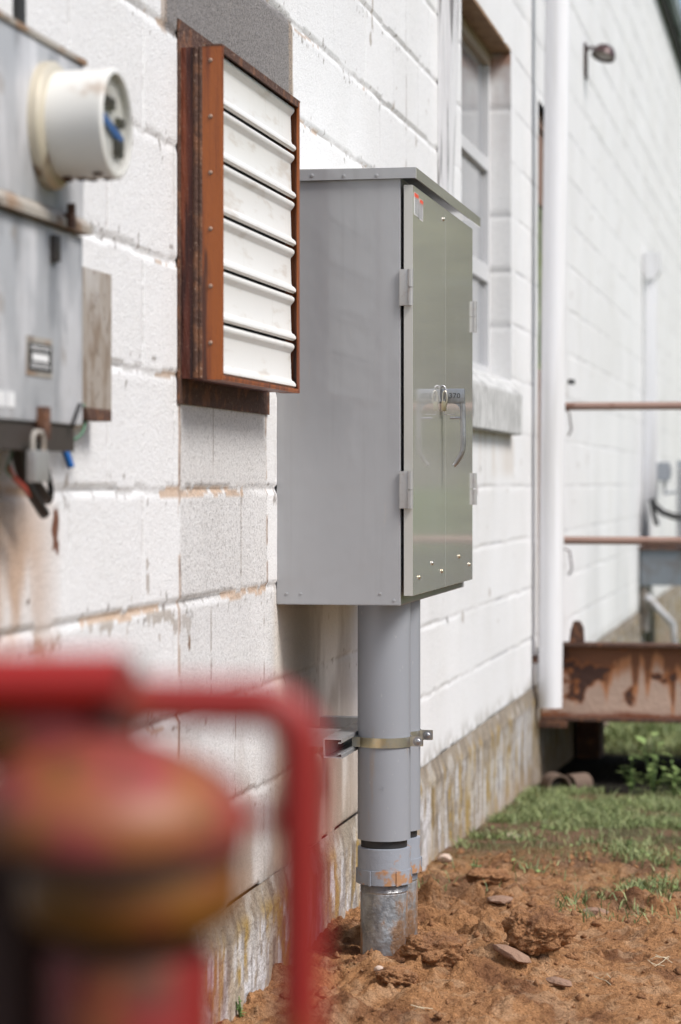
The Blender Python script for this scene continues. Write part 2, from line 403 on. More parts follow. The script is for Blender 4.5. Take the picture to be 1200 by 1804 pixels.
# colour -------------------------------------------------------
white = np.array([.81,.81,.815])
C = np.ones(Y.shape + (3,))*white
tone = 1 + .05*(rnd - .5)[..., None] + .05*(fbm(Y, Z, 2.5, 3, 40)-.5)[..., None]
C = C*tone
def blend(mask, c):
    global C
    mk = np.clip(mask, 0, 1)[..., None]; C = C*(1-mk) + np.array(c)*mk
n1 = fbm(Y, Z, 22, 4, 50); n2 = fbm(Y, Z, 60, 3, 51); n3 = fbm(Y, Z*.35, 8, 4, 52); n4 = fbm(Y, Z, 5, 4, 53)
# painted shadow line at the top of each bed joint
blend(ss(.003, .0, np.abs(dz - band*.8))*ss(.35, .6, n1 + .15*near)*.4*(.45+.55*near), (.28,.25,.23))
far_fade = ss(6.0, 9.0, Y)
blend(ss(.004, .001, np.abs(dz - band*.5))*far_fade*ss(.42, .56, fbm(Y, Z, 3.5, 3, 60))*.75, (.34,.34,.36))
blend(vj*.3*vis*(n1 > .45), (.45,.42,.4))
# peeled paint along joints
peel = inb & (fbm(Y, course, 4.2, 3, 61) > .68) & (n1 > .45) & (Y < 6.2)
blend(peel*ss(.4,.5,n1)*.8, (.46,.33,.23))
chips = (n2 > .765) & (np.abs(dz) < .03) & (Y < 6.8)
blend(chips*.75, (.22,.19,.17))
chips2 = (fbm(Y, Z*.8, 11, 4, 90) > .83)
blend(chips2*.8, (.42,.37,.33))
# patched, unpainted blocks
def rect(y0, y1, z0, z1, e=.004):
    a = (n1-.5)*.012
    return ss(y0-e, y0+e, Y+a)*ss(y1+e, y1-e, Y+a)*ss(z0-e, z0+e, Z+a)*ss(z1+e, z1-e, Z+a)
jz = lambda k: J0 + k*CO
blend(rect(4.03, 5.067, jz(4)-.003, jz(5)+.004)*.95, (.245,.225,.215))
blend(rect(4.005, 4.045, ZC+.79, 3.0)*.75, (.42,.33,.26)); blend(rect(5.035, 5.075, jz(3), jz(5))*.9, (.42,.33,.25))
g1 = rect(4.129, 4.82, jz(0), ZC+.25)
g2 = rect(4.129, 4.82, jz(-1), jz(0))
g3 = rect(4.129, 4.95, jz(-4), jz(-1))
blend(g1*(.4+.4*n4), (.62,.60,.58)); blend(g2*(.35+.4*n4), (.66,.645,.63)); blend(g3*.35*ss(.35,.6,n4), (.6,.59,.58))
spk = ss(.56, .66, fbm(Y, Z, 130, 2, 71))
def vline(y0, z0, z1, w, c, s=1.0, thr=.36):
    yy = y0 + (fbm(Z, Z*0+y0, 14, 3, 80)-.5)*.014
    return blend(ss(w, w*.3, np.abs(Y-yy))*ss(thr, thr+.08, n1)*(Z > z0)*(Z < z1)*s, c)
for (y0, z0, z1, w) in ((4.129, jz(-3), ZC+.16, .012), (4.82, jz(-1), ZC+.16, .010)):
    vline(y0, z0, z1, w, (.48,.36,.28), .85); vline(y0+.004, z0, z1, .0035, (.15,.08,.06), .95, .42)
for (y0, z0, z1) in ((4.38, jz(0), ZC+.16), (4.60, jz(-1), jz(0)), (4.36, jz(-2), jz(-1)), (4.80, jz(-2), jz(-1)), (4.55, jz(-3), jz(-2)),
                     (4.80, jz(-4), jz(-3)), (4.30, jz(-4), jz(-3)), (5.35, jz(-3), jz(-2)), (6.543, jz(1), 4.2)):
    vline(y0, z0, z1, .0035, (.25,.20,.17), .85, .40)
    X -= .003*ss(.005, .0, np.abs(Y-y0))*(Z > z0)*(Z < z1)
# exposed tan mortar on the joint of the patch
for (y0, y1, k) in ((4.13, 4.62, 0), (4.45, 4.82, -1), (4.0, 4.12, 0), (3.55, 4.0, -1)):
    blend(inb*(kz == k)*(Y > y0)*(Y < y1)*ss(.36,.44,n1)*.85, (.56,.40,.28))
dirtb = (kz == -1)*(dz < -.004)*(dz > -.045+.03*n1)*(Y > 3.3)*(Y < 4.1)*ss(.48,.56,fbm(Y,Z,16,3,93))
blend(dirtb*.8, (.42,.37,.32))
# grime: splash zone near the ground, rust runs; painted shade and warm bounce under the cabinet
sp = ss(.62, .28, Z)*ss(6.6, 5.4, Y)
blend(sp*.75*ss(.35,.65,n3), (.36,.27,.2)); blend(sp*.5, (.45,.38,.32))
blend(rect(4.9, 6.1, .2, ZC-.22, .05)*.35*ss(6.3,5.0,Y), (.62,.46,.28))
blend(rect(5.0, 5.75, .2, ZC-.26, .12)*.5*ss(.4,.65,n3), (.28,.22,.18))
blend(ss(3.5,3.25,Y)*ss(ZC+.1,ZC-.1,Z)*ss(.35,.6,n3)*.75, (.45,.25,.12))
for (yy, zz, ry, rz, c) in ((3.42, ZC-.072, .018, .03, (.16,.06,.03)), (3.36, ZC-.035, .007, .008, (.2,.08,.05)), (4.2, ZC-.29, .007, .013, (.25,.17,.12)),
                            (3.29, ZC-.17, .006, .006, (.15,.1,.08)), (6.02, ZC+.29*1.0+.02, .05, .012, (.3,.22,.17)), (7.95, ZC-.02, .02, .02, (.3,.2,.2)), (8.05, ZC+.05, .012, .02, (.3,.3,.3)),
                            (7.3, ZC-.42, .02, .012, (.35,.34,.34)), (5.72, ZC+.70, .03, .01, (.28,.22,.19))):
    d = np.hypot((Y-yy)/ry, (Z-zz)/rz) + (n2-.5)*1.6
    blend(ss(1.15,.75,d), c)
# warm shade painted on below the sill; far wall greyer towards the bottom
blend(rect(8.0, 8.95, ZC+.03, ZC+.2, .03)*.3*ss(.35,.6,n3), (.5,.38,.25))
blend(ss(10.8, 13, Y)*ss(ZC+1.2, ZC-.6, Z)*.35*ss(.4,.6,fbm(Y,Z*.2,3,3,99)), (.55,.56,.58))
blend(ss(.07,.0,Z-FOUND)*.5*ss(.4,.6,n1), (.3,.27,.22))
yc = (ys[:-1]+ys[1:])/2; zc_ = (zl[:-1]+zl[1:])/2
YC, ZCC = np.meshgrid(yc, zc_, indexing='ij')
skip = ((YC > WY0) & (YC < WY1) & (ZCC > WZ0) & (ZCC < WZ1)) | ((YC > DY0) & (YC < DY1) & (ZCC > DZ0) & (ZCC < DZ1)) | ((YC > DY0) & (YC < DY1) & (ZCC < DZ0) & (ZCC < FOUND))
# keep opening edges crisp: soften displacement at them
P = np.stack([X, Y, Z], -1)
PORE = np.clip(rect(4.03, 5.067, jz(4)-.003, jz(5)+.004)*.95 + g1*.24 + g2*(.22+.2*n4) + g3*.16 + .07*ss(6,4,Y), 0, 1)
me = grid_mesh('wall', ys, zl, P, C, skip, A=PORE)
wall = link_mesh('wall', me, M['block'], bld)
# jambs, heads of the openings (same paint)
def jamb_mesh(name, pts_y, x0, x1, z0, z1, facing):
    xs = np.linspace(x0, x1, 14); zz = np.unique(np.concatenate([np.linspace(z0, z1, 90), [z0, z1]]))
    XX, ZZ = np.meshgrid(xs, zz, indexing='ij')
    d = ZZ - (J0 + np.round((ZZ-J0)/CO)*CO)
    yy = pts_y + facing*np.where(np.abs(d) < .006, .004, 0)
    cc = np.ones(XX.shape+(3,))*.80
    mk = (ss(.006,.002,np.abs(d))*.6)[..., None]; cc = cc*(1-mk) + .33*mk
    top = ss(z1-.55, z1, ZZ)*ss(.3,.7,fbm(XX, ZZ*.3, 20, 3, 5)+.12*(ZZ>z1-.2)); mk = (top*.55)[..., None]
    cc = cc*(1-mk) + np.array([.42,.35,.33])*mk
    rr = ss(z1-.13, z1, ZZ)*ss(.35,.6,fbm(XX, ZZ, 30, 3, 6)); mk = (rr*.8)[..., None]
    cc = cc*(1-mk) + np.array([.34,.13,.05])*mk
    P = np.stack([XX, yy, ZZ], -1)
    return grid_mesh(name, xs, zz, P, cc, None)
win = MB().box(-.13, -.075, WY0, WY1, WZ1-.05, WZ1).build('window', M['tanhead'], bld)
link_mesh('jamb', jamb_mesh('jamb', WY1, -.13, 0, WZ0, WZ1, 1), M['block'], win)
link_mesh('jamb', jamb_mesh('jamb', WY0, -.13, 0, WZ0, WZ1, -1), M['block'], win)
MB().box(-.13, .0, WY0, WY1, WZ1, WZ1+.012).build('lintel_underside', M['lintel'], win)
fr = MB()
fx0, fx1 = -.105, -.078
fr.box(fx0, fx1, WY0, WY0+.05, WZ0, WZ1-.05); fr.box(fx0, fx1, WY1-.045, WY1, WZ0, WZ1-.05)
fr.box(fx0, fx1-.002, WY0+.05, WY1-.045, WZ0, WZ0+.05)
fr.box(fx0, fx1-.002, WY0+.05, WY1-.045, ZC+.75, ZC+.812); fr.box(fx0, fx1-.002, WY0+.05, WY1-.045, ZC+1.163, ZC+1.208)
fr.build('window_frame', M['winframe'], win)
MB().box(-.112, -.098, WY0+.02, WY1-.02, WZ0+.01, WZ1-.02).build('pane', M['pane'], win)
sl = MB().prism([(-.13, WZ0), (0, WZ0-.008), (.042, WZ0-.056), (.042, WZ0-.204), (-.02, WZ0-.204), (-.13, WZ0-.05)], 'y', WY0-.04, WY1+.005)
bmesh.ops.bevel(sl.bm, geom=list(sl.bm.edges), offset=.004, segments=2, affect='EDGES')
sl.build('sill', M['sill'], win)
# doorway
dr = MB().box(-.10, -.03, DY0, DY0+.05, DZ0, DZ1).box(-.10, -.03, DY1-.05, DY1, DZ0, DZ1).box(-.10, -.032, DY0+.05, DY1-.05, DZ1-.06, DZ1).build('door', M['doorbrown'], bld)
link_mesh('jamb', jamb_mesh('jamb', DY1, -.12, 0, DZ0, DZ1, 1), M['block'], dr)
link_mesh('jamb', jamb_mesh('jamb', DY0, -.12, 0, DZ0, DZ1, -1), M['block'], dr)
MB().box(-.085, -.045, DY0+.051, DY1-.051, DZ0, ZC+.49).build('door_panel', M['doorbrown'], dr)
MB().box(-.085, -.045, DY0+.051, DY1-.051, ZC+1.2, DZ1-.061).build('door_panel', M['doorbrown'], dr)
MB().box(-.075, -.052, DY0+.051, DY1-.051, ZC+.491, ZC+1.199).build('door_pane', M['doorglass'], dr)
MB().tube([(-.045, DY1-.12, ZC+.2), (0, DY1-.12, ZC+.2), (0, DY1-.12, ZC+.06), (-.045, DY1-.12, ZC+.06)], .008).build('door_handle', M['steel'], dr)
# foundation
fys = np.concatenate([np.arange(2.2, 3.2, .05), np.arange(3.2, 10.5, .012), np.arange(10.5, 34, .1)])
prof = [(0.002, FOUND+.001), (.005, FOUND-.012), (.010, FOUND-.03), (.014, FOUND-.045)] + [(.016, FOUND-.045-i*.007) for i in range(1, 76)]
pa = np.array(prof); YF, I = np.meshgrid(fys, np.arange(len(prof)), indexing='ij')
PXF = pa[I][..., 0]; PZF = pa[I][..., 1]
nn = fbm(YF, PZF, 20, 4, 14) - .5; nb = fbm(YF, PZF*1.5, 1.3, 2, 15) - .5
sc_ = ss(0, .012, FOUND - PZF)
PF = np.stack([PXF + (nn*.0016 + nb*.006)*sc_, YF, PZF + nn*.008*sc_], -1)
dp_ = FOUND - PZF
f1 = fbm(YF, PZF, 30, 4, 301); f2 = fbm(YF, PZF*.22, 24, 4, 302); f3 = fbm(YF, PZF*.3, 13, 4, 303); f4 = fbm(YF, PZF, 6, 3, 304); f5 = fbm(YF, PZF*.18, 40, 3, 305)
CF = np.ones(YF.shape+(3,))*np.array([.43,.36,.275])*(.85+.5*(f1-.25))[..., None]
def bf(m, c):
    global CF
    mk = np.clip(m, 0, 1)[..., None]; CF = CF*(1-mk) + np.array(c)*mk
bf(ss(.11,.04,dp_+.06*(f1-.5))*.65, (.25,.21,.165))
bf(ss(.48,.57,f3)*ss(.02,.06,dp_)*ss(.42,.28,dp_+.2*(f2-.5))*.9, (.37,.245,.06))
bf(ss(.53,.59,f2+.06*(f1-.5))*ss(.04,.09,dp_)*ss(.36,.24,dp_+.3*(f3-.5))*.9, (.64,.64,.66))
bf(ss(.56,.64,f5)*ss(.50,.3,dp_)*.6, (.14,.11,.085)); bf(ss(.60,.66,f1)*.6, (.2,.165,.13))
bf(ss(.58,.66,fbm(YF, PZF, 16, 4, 306))*.55, (.55,.52,.48)); bf(ss(.22,.42,dp_+.12*(f4-.5))*.55, (.40,.27,.18))
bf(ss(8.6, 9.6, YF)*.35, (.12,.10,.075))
me = grid_mesh('foundation', fys, np.arange(len(prof)), PF, CF, None, flip=True)
link_mesh('foundation', me, M['found'], bld)
# body behind the wall, soffit, fascia, roof
MB().box(-9, -.14, 2.2, 33.99, -.4, TOPZ).build('back_wall', M['whitepvc'], bld)
sf = MB().box(0.055, .12, 2.1, 34.2, TOPZ-.006, TOPZ+.02)
sf.build('soffit', M['soffit'], bld)
MB().box(.0125, .05, 2.1, 34.2, TOPZ-.07, TOPZ-.0062).build('eave_trim', M['fascia'], bld)
MB().prism([(-9.3, TOPZ+.3), (-4.5, TOPZ+1.3), (.12, TOPZ+.035), (.12, TOPZ+.07), (-4.5, TOPZ+1.36), (-9.3, TOPZ+.36)], 'y', 2.05, 34.3).build('roof', M['roof'], bld)

# ================================================================== GROUND
gy = np.concatenate([-np.geomspace(60, .5, 18), np.arange(0, 3.9, .1), np.arange(3.9, 7.2, .0062), np.arange(7.2, 10, .014), np.arange(10, 14, .06), np.geomspace(14, 600, 40)])
gx = np.concatenate([-np.geomspace(400, .2, 12), [-.06], np.arange(0, 1.25, .0062), np.arange(1.26, 2.6, .03), np.geomspace(2.7, 600, 34)])
def gbase(x, y):
    return np.interp(y, [-10, 3.5, 4.5, 5.0, 5.6, 6.8, 9.4, 11.5, 14], [-.02, 0, .01, .035, .01, -.05, -.16, -.24, -.26])
def gheight(x, y):
    b = gbase(x, y)
    soil = ss(7.8, 6.4, y + (fbm(x, y, 1.5, 3, 21)-.5)*1.2)*ss(3.0, 3.8, y)*ss(3, 1.6, x)
    h = (fbm(x, y, 2.2, 4, 22) - .5)*.07*soil
    h += (fbm(x, y, 9, 4, 23) - .5)*.035*(.35+.65*soil)
    w, r = worley(x + (fbm(x,y,12,2,1)-.5)*.06, y + (fbm(x,y,12,2,2)-.5)*.06, 11, 5)
    flat = .3 + .7*np.maximum(ss(.75, .45, x), ss(5.4, 6.0, y)); h += np.clip(.62 - w, 0, 1)*.055*ss(.45, .9, r)*soil*flat
    w, r = worley(x + (fbm(x,y,40,2,3)-.5)*.02, y + (fbm(x,y,40,2,4)-.5)*.02, 34, 9)
    h += np.clip(.6 - w, 0, 1)*.024*ss(.2, .9, r)*(.25 + .75*soil)*(.4+.6*flat)
    h += (fbm(x, y, 60, 3, 25) - .5)*.014*(.5 + .5*soil)
    w, r = worley(x + (fbm(x,y,7,3,6)-.5)*.12, y + (fbm(x,y,7,3,7)-.5)*.12, 5.2, 15)
    h += np.clip(.5 - w, 0, 1)**.8*.075*ss(.35, .8, r)*soil*ss(.95,.6,x)*(1+.4*(fbm(x,y,45,3,16)-.5))
    # flattened trodden patch at lower right
    h -= .025*ss(.5, .9, x)*soil*ss(5.6,5.0,y)
    # spoil against the pipes
    h += .03*np.exp(-(((x-.42)/.16)**2 + ((y-5.05)/.25)**2))
    return b + h, soil
GY, GX = np.meshgrid(gy, gx, indexing='ij')
H, soil = gheight(GX, GY)
H = H - .05*np.exp(-(((GX-.20)/.09)**2 + ((GY-5.05)/.13)**2))*0
a = fbm(GX, GY, 6, 4, 31); b = fbm(GX, GY, 25, 3, 32)
sb = np.array([.54,.275,.125]); sd = np.array([.27,.125,.06]); sl_ = np.array([.66,.42,.25])
CG = sb*(1-ss(.5,.72,a)[...,None]) + sd*ss(.5,.72,a)[...,None]
mk = (ss(.52,.68,b)*.5)[...,None]; CG = CG*(1-mk) + sl_*mk
drk = (ss(5.5,6.3,GY)*ss(7.6,6.6,GY)*ss(.3,.6,fbm(GX,GY,3,3,33)))[...,None]*.7
CG = CG*(1-drk) + np.array([.20,.115,.07])*drk
gr = (1-soil)[...,None]
grc = np.array([.15,.13,.065])*(1-ss(.4,.65,a)[...,None]) + np.array([.26,.16,.095])*ss(.4,.65,a)[...,None]
farg = ss(9, 14, GY)[...,None]; grc = grc*(1-farg) + np.array([.085,.14,.035])*farg
sidefar = ss(2.0, 5, np.abs(GX))[...,None]; grc = grc*(1-sidefar) + np.array([.085,.13,.035])*sidefar
CG = CG*(1-gr) + grc*gr
deck_shade = (ss(9.2,9.4,GY+.15*(a-.5))*ss(11.35,11.2,GY)*ss(3.4,2.8,GX))[...,None]; CG = CG*(1-deck_shade) + np.array([.022,.018,.014])*deck_shade  # shade under the deck, painted into the soil as near-black
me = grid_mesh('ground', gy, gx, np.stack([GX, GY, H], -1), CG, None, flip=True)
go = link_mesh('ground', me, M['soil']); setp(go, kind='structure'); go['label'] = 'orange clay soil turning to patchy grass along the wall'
def gz(x, y):
    h, _ = gheight(np.array([float(x)]), np.array([float(y)])); return float(h[0])

# grass -----------------------------------------------------------------
def scatter_grass(n, seed, region, dens, hmin, hmax, wid):
    rg = np.random.RandomState(seed)
    x = rg.uniform(region[0], region[1], n); y = rg.uniform(region[2], region[3], n)
    keep = rg.uniform(0, 1, n) < dens(x, y); x = x[keep]; y = y[keep]; n = len(x)
    h, _ = gheight(x, y)
    hh = rg.uniform(hmin, hmax, n); an = rg.uniform(0, 2*np.pi, n); ln = rg.uniform(.2, 1.3, n)*hh; w = rg.uniform(.6, 1.3, n)*wid
    dx, dy = np.cos(an), np.sin(an); pa_ = rg.uniform(0, 2*np.pi, n); qx, qy = np.cos(pa_), np.sin(pa_)
    b = np.stack([x, y, h-.004], 1); s = np.stack([qx*w, qy*w, 0*w], 1)
    mid = b + np.stack([dx*ln*.35, dy*ln*.35, hh*.6], 1); tip = b + np.stack([dx*ln, dy*ln, hh*rg.uniform(.75,1.0,n)], 1)
    V = np.stack([b-s, b+s, mid-s*.8, mid+s*.8, tip], 1).reshape(-1,3)
    i = np.arange(n)[:, None]*5
    Fc = np.concatenate([i+np.array([0,1,3]), i+np.array([0,3,2]), i+np.array([2,3,4])], 0)
    fac = np.repeat(rg.uniform(0,1,n)**1.3, 5)
    return V, Fc, fac
def d1(x, y):
    p = fbm(x, y, 3.2, 3, 55); s = ss(5.6, 7.9, y + (x-.3)*.7)
    p = p + .05*ss(7.4, 8.8, y); return np.clip((ss(.60 - .17*s, .72 - .17*s, p) + .05*s)*(.15 + .85*ss(.38, .56, fbm(x, y, 11, 3, 58)))*(.25+s)*ss(5.3, 6.6, y)*ss(9.42,9.2,y), 0, 1)
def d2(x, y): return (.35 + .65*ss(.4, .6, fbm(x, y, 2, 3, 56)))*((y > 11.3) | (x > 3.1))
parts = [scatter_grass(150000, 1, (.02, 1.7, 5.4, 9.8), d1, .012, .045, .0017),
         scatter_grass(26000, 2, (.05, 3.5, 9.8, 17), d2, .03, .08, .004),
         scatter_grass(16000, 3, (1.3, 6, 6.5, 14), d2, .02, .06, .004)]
V = []; Fc = []; fac = []; o_ = 0
for v, f, c in parts: V.append(v); Fc.append(f+o_); fac.append(c); o_ += len(v)
go = link_mesh('grass', tri_mesh('grass', np.concatenate(V), np.concatenate(Fc), np.concatenate(fac)), M['grass'])
setp(go, 'short patchy green grass creeping over the clay beside the wall', 'grass', kind='stuff')
# clover-like leaves
rg = np.random.RandomState(9); n = 9000
x = rg.uniform(.03, 1.6, n); y = rg.uniform(5.5, 9.8, n); kp = rg.uniform(0,1,n) < d1(x, y); x = x[kp]; y = y[kp]; n = len(x); h, _ = gheight(x, y)
r = rg.uniform(.003, .009, n); a1 = rg.uniform(0, 2*np.pi, n); c = np.stack([x, y, h+rg.uniform(.004,.02,n)], 1)
ux = np.stack([np.cos(a1), np.sin(a1), rg.uniform(-.5,.5,n)], 1)*r[:,None]; uy = np.stack([-np.sin(a1), np.cos(a1), rg.uniform(-.5,.5,n)], 1)*r[:,None]
V = np.stack([c-ux, c-uy*.8, c+ux*1.1, c+uy*.8], 1).reshape(-1,3); i = np.arange(n)[:,None]*4
Fc = np.concatenate([i+np.array([0,1,2]), i+np.array([0,2,3])], 0)
go = link_mesh('ground_weeds', tri_mesh('ground_weeds', V, Fc, np.repeat(rg.uniform(.2,1,n),4)), M['weed'])
setp(go, 'tiny leafy clover weeds between the grass and bare clay', 'weeds', kind='stuff')
# crumbs of soil
rg = np.random.RandomState(12); n = 3000
phi = [(-1,0,0),(1,0,0),(0,-1,0),(0,1,0),(0,0,-1),(0,0,1)]; octo = np.array(phi, float)
of = np.array([(0,2,5),(2,1,5),(1,3,5),(3,0,5),(2,0,4),(1,2,4),(3,1,4),(0,3,4)])
x = rg.uniform(.04, 1.2, n); y = rg.uniform(4.0, 7.2, n); h, so = gheight(x, y)
r = .0015 + .013*rg.uniform(0,1,n)**7; c = np.stack([x, y, h + r*.3], 1)
V = (c[:,None,:] + (octo[None]*rg.uniform(.6,1.2,(n,6,3)) + rg.uniform(-.3,.3,(n,6,3)))*r[:,None,None]).reshape(-1,3)
Fc = (np.arange(n)[:,None,None]*6 + of[None]).reshape(-1,3)
go = link_mesh('soil_crumbs', tri_mesh('soil_crumbs', V, Fc, np.repeat(rg.uniform(0,1,n),6)), M['clod'])
setp(go, 'loose crumbs of orange clay lying on the dug soil', 'soil', kind='stuff')

def ground_hit(px, py):
    d = _dir(px, py); t = 3.5
    o = Vector((CAMX, 0, ZC))
    while t < 20:
        p = o + d*t
        if p.z < gz(p.x, p.y): return p
        t += .02
    return o + d*t
def rock(name, px, py, wpx, sc3, m, label, cat, noise=.35, seed=1, sub=4, rz=0, nf=1.6, r2=.0, tilt=0, sink=.25):
    p = ground_hit(px, py); D = p.y
    r = wpx/2*D/F_PX
    mb = MB(); rot = Matrix.Rotation(R(rz), 3, 'Z') @ Matrix.Rotation(R(tilt), 3, 'Y')
    c = Vector((p.x, p.y, gz(p.x, p.y) + r*sc3[2]*(1-sink)-.004))
    mb.sphere(c, r, sc3, sub=sub, noise=noise, seed=seed, rot=rot, nf=nf, rough2=r2)
    o = mb.build(name, m, None, (p.x, p.y, gz(p.x, p.y)), smooth=(35 if r2 == 0 else 180)); setp(o, label, cat); return o
rock('clay_clod', 766, 1690, 118, (1,.9,.55), M['clod'], 'large crumbly orange clay clod right beside the galvanised pipe foot', 'clod', .35, 3, 5, 0, 1.8, .12, 0, .6)
rock('clay_clod', 948, 1655, 110, (1,.9,.75), M['clod'], 'rounded orange clay clod behind the brown stone shard', 'clod', .3, 8, 5, 20, 1.8, .12, 0, .6)
rock('clay_clod', 700, 1728, 66, (1,.9,.55), M['clod'], 'small orange clay clod below the pipes in the foreground', 'clod', .3, 12, 5, 20, 1.8, .12, 0, .5)
rock('clay_clod', 860, 1560, 70, (1.1,.9,.4), M['clod'], 'dark low clay clod at the edge of the grass', 'clod', .3, 15, 5, 20, 1.8, .12, 0, .5)
rock('stone_shard', 900, 1695, 80, (1,.45,.26), M['stone'], 'flat brown stone shard tilted on the clay beside a large clod', 'stone', .25, 5, 2, -25, 1.2, 0, 18, .0)
rock('stone_shard', 985, 1745, 52, (1,.6,.3), M['stone'], 'small flat brown stone lying lowest on the bare clay', 'stone', .25, 6, 2, -15, 1.2, 0, 8, .0)
rock('pebble', 668, 1717, 20, (1,.8,.6), M['palestone'], 'tiny pale pebble on the clay below the pipes', 'pebble', .2, 7, 2, 0, 1.5, 0)
rock('stone', 784, 1521, 30, (1,.8,.6), M['palestone'], 'pinkish pale stone against the foundation by the pipes', 'stone', .3, 9, 2, 0, 1.5, 0)
rock('stone', 902, 1477, 28, (1.3,.8,.45), M['palestone'], 'pale flat stone near the foundation in thin grass', 'stone', .3, 10, 2, 0, 1.5, 0)
rock('stone', 880, 1590, 40, (1.2,.8,.35), M['stone'], 'brown flat stone embedded between clods and grass', 'stone', .3, 11, 2, 10, 1.5, 0)
rock('stone', 1048, 1612, 34, (1.4,.8,.4), M['stone'], 'brownish stone on the clay below the grass edge', 'stone', .3, 13, 2, 10, 1.5, 0)

def straw(px, py, n, label, seed):
    rg = random.Random(seed); p = ground_hit(px, py); mb = MB()
    for k in range(n):
        a = rg.uniform(-.6, .6); L = rg.uniform(.02, .05); q = p + Vector((rg.uniform(-.006,.006), rg.uniform(-.02,.02), 0))
        d = Vector((math.cos(a), math.sin(a)*1.5, 0)); pts = [q + d*L*(t-.5)*1.0 for t in (0,.35,.7,1)]
        for i, v in enumerate(pts): v.z = gz(v.x, v.y) + .004 + (.010*rg.random() if i in (0,3) else .004)
        mb.tube(pts, .0008, 5)
    setp(mb.build('dry_straw', M['straw'], None, tuple(p)), label, 'straw')
M['straw'] = mat('dry_straw', (.62,.52,.36), rough=.7)
straw(1165, 1706, 6, 'pale curl of dry straw on the clay at the right edge', 2)
straw(1065, 1735, 2, 'single dry grass stem on the bare clay', 3)
straw(742, 1780, 2, 'thin pale root ends sticking up in the foreground clay', 4)
# ================================================================== ELECTRICAL CABINET
CY0, CY1, BXF, DXF = 4.917, 5.838, .265, .291
cz0, cz1 = ZC-.2554, ZC+.640
cab = thing('electrical_cabinet', (0, (CY0+CY1)/2, cz0), 'tall grey steel electrical cabinet with double doors and drip cap', 'electrical cabinet')
MB().box(-.001, BXF, CY0, CY1, cz0, cz1, .0025).build('body', M['cab'], cab)
MB().prism([(0.004, ZC+.663), (.300, ZC+.660), (.300, ZC+.637), (.297, ZC+.637), (.297, ZC+.655), (0.004, ZC+.657)], 'y', CY0-.006, CY1+.04).build('drip_cap', M['door'], cab)
MB().box(.004, .2985, CY0-.0085, CY0-.006, ZC+.638, ZC+.6605).build('cap_side', M['cab'], cab)
mid = (CY0+CY1)/2 - .01
for i, (a0, a1) in enumerate(((CY0+.001, mid-.0004), (mid+.0004, CY1-.035))):
    d = MB().box(BXF+.007, DXF, a0, a1, ZC-.235, ZC+.625, .0007).build('door', M['door'], cab)
    if i == 0: d_near = d
    else: d_far = d
    hy = CY0-.004 if i == 0 else CY1-.035+.004
    for (h0, h1) in ((ZC+.372, ZC+.448), (ZC-.052, ZC+.026)):
        hb = MB()
        if i == 0: hb.box(BXF-.001, DXF-.008, hy-.004, hy+.002, h0, h1, .001)
        else: hb.box(BXF-.001, DXF+.0005, hy-.002, hy+.006, h0, h1, .001)
        hb.build('hinge', M['hinge'], d, smooth=30)
        hm = (h0+h1)/2
        kx, ky, kr = (DXF-.004, hy-.002, .006) if i == 0 else (DXF+.001, hy+.008, .008)
        MB().tube([(kx, ky, h0), (kx, ky, hm-.001)], kr).tube([(kx, ky, hm+.001), (kx, ky, h1)], kr).build('hinge_knuckle', M['hinge'], d, smooth=40)
def bolt(px, py, par, r=.0045):
    p = PX(px, py, DXF)
    MB().lathe(p, [(r, 0), (r, .0014), (r*.8, .0030), (r*.4, .0038), (0, .004)], 16, 'x').build('bolt', M['zinc'], par, smooth=60)
for (px, py) in ((738,1017),(761,992),(778,1006),(781,386)): bolt(px, py, d_near)
for (px, py) in ((808.5,980),(826.5,994)): bolt(px, py, d_far)
for (px, py) in ((505,1046),(530,1046),(670,1046),(694,1058)):
    p = PY(px, py, CY0); MB().lathe(p, [(.0035, 0), (.0035, -.001), (0, -.0018)], 14, 'y').build('rivet', M['cab'], cab, smooth=60)
for (px, py) in ((550,309),(606,310),(664,309)):
    p = PY(px, py, CY0-.0085); MB().lathe(p, [(.004, 0), (.004, -.001), (0, -.002)], 14, 'y').build('rivet', M['cab'], cab, smooth=60)
# warning stickers on the near door
def sticker(y0, y1, z0, z1, par, head):
    x = DXF + .0006
    MB().box(DXF-.0005, x, y0, y1, z0, z1).build('warning_sticker', M['white'], par)
    h = z1 - (z1-z0)*.2
    MB().box(DXF, x+.0004, y0+.001, y1-.001, h, z1-.001).build('sticker_header', M['orange'], par)
    t_ = MB(); n_ = 7
    for k in range(n_):
        zz = z0 + (h-z0)*(k+.6)/(n_+.4); rr = random.Random(k).uniform(.75,.95)
        t_.box(DXF, x+.0003, y0+(y1-y0)*.1, y0+(y1-y0)*rr, zz, zz+.0022)
    t_.build('sticker_text', M['ink'], par)
p1 = PX(729.5, 352, DXF); p2 = PX(745, 352, DXF)
ym = (p1.y+p2.y)/2
sticker(p1.y, ym-.004, ZC+.565, ZC+.612, cab, 0); sticker(ym+.012, p2.y, ZC+.562, ZC+.606, cab, 0)
MB().box(DXF-.0004, DXF+.0008, ym-.002, ym+.008, ZC+.563, ZC+.598).build('sticker_symbol', M['ink'], cab)
# handle
hp = PX(777, 698, DXF); hy = hp.y
hz = hp.z
hd = MB()
hd.box(DXF-.001, DXF+.0545, hy-.007, hy+.007, hz-.0165, hz+.0165, .004)
pts = []
gxx = DXF+.049
for k in range(13):
    tt = k/12
    z_ = hz-.012 - tt*.145
    x_ = gxx + .0015*math.sin(tt*3) - (.020*max(0, (tt-.72)/.28)**1.6)
    pts.append((x_, hy, z_))
hd.tube(pts, [.0062]*9+[.0060,.0057,.0053,.0045], 14)
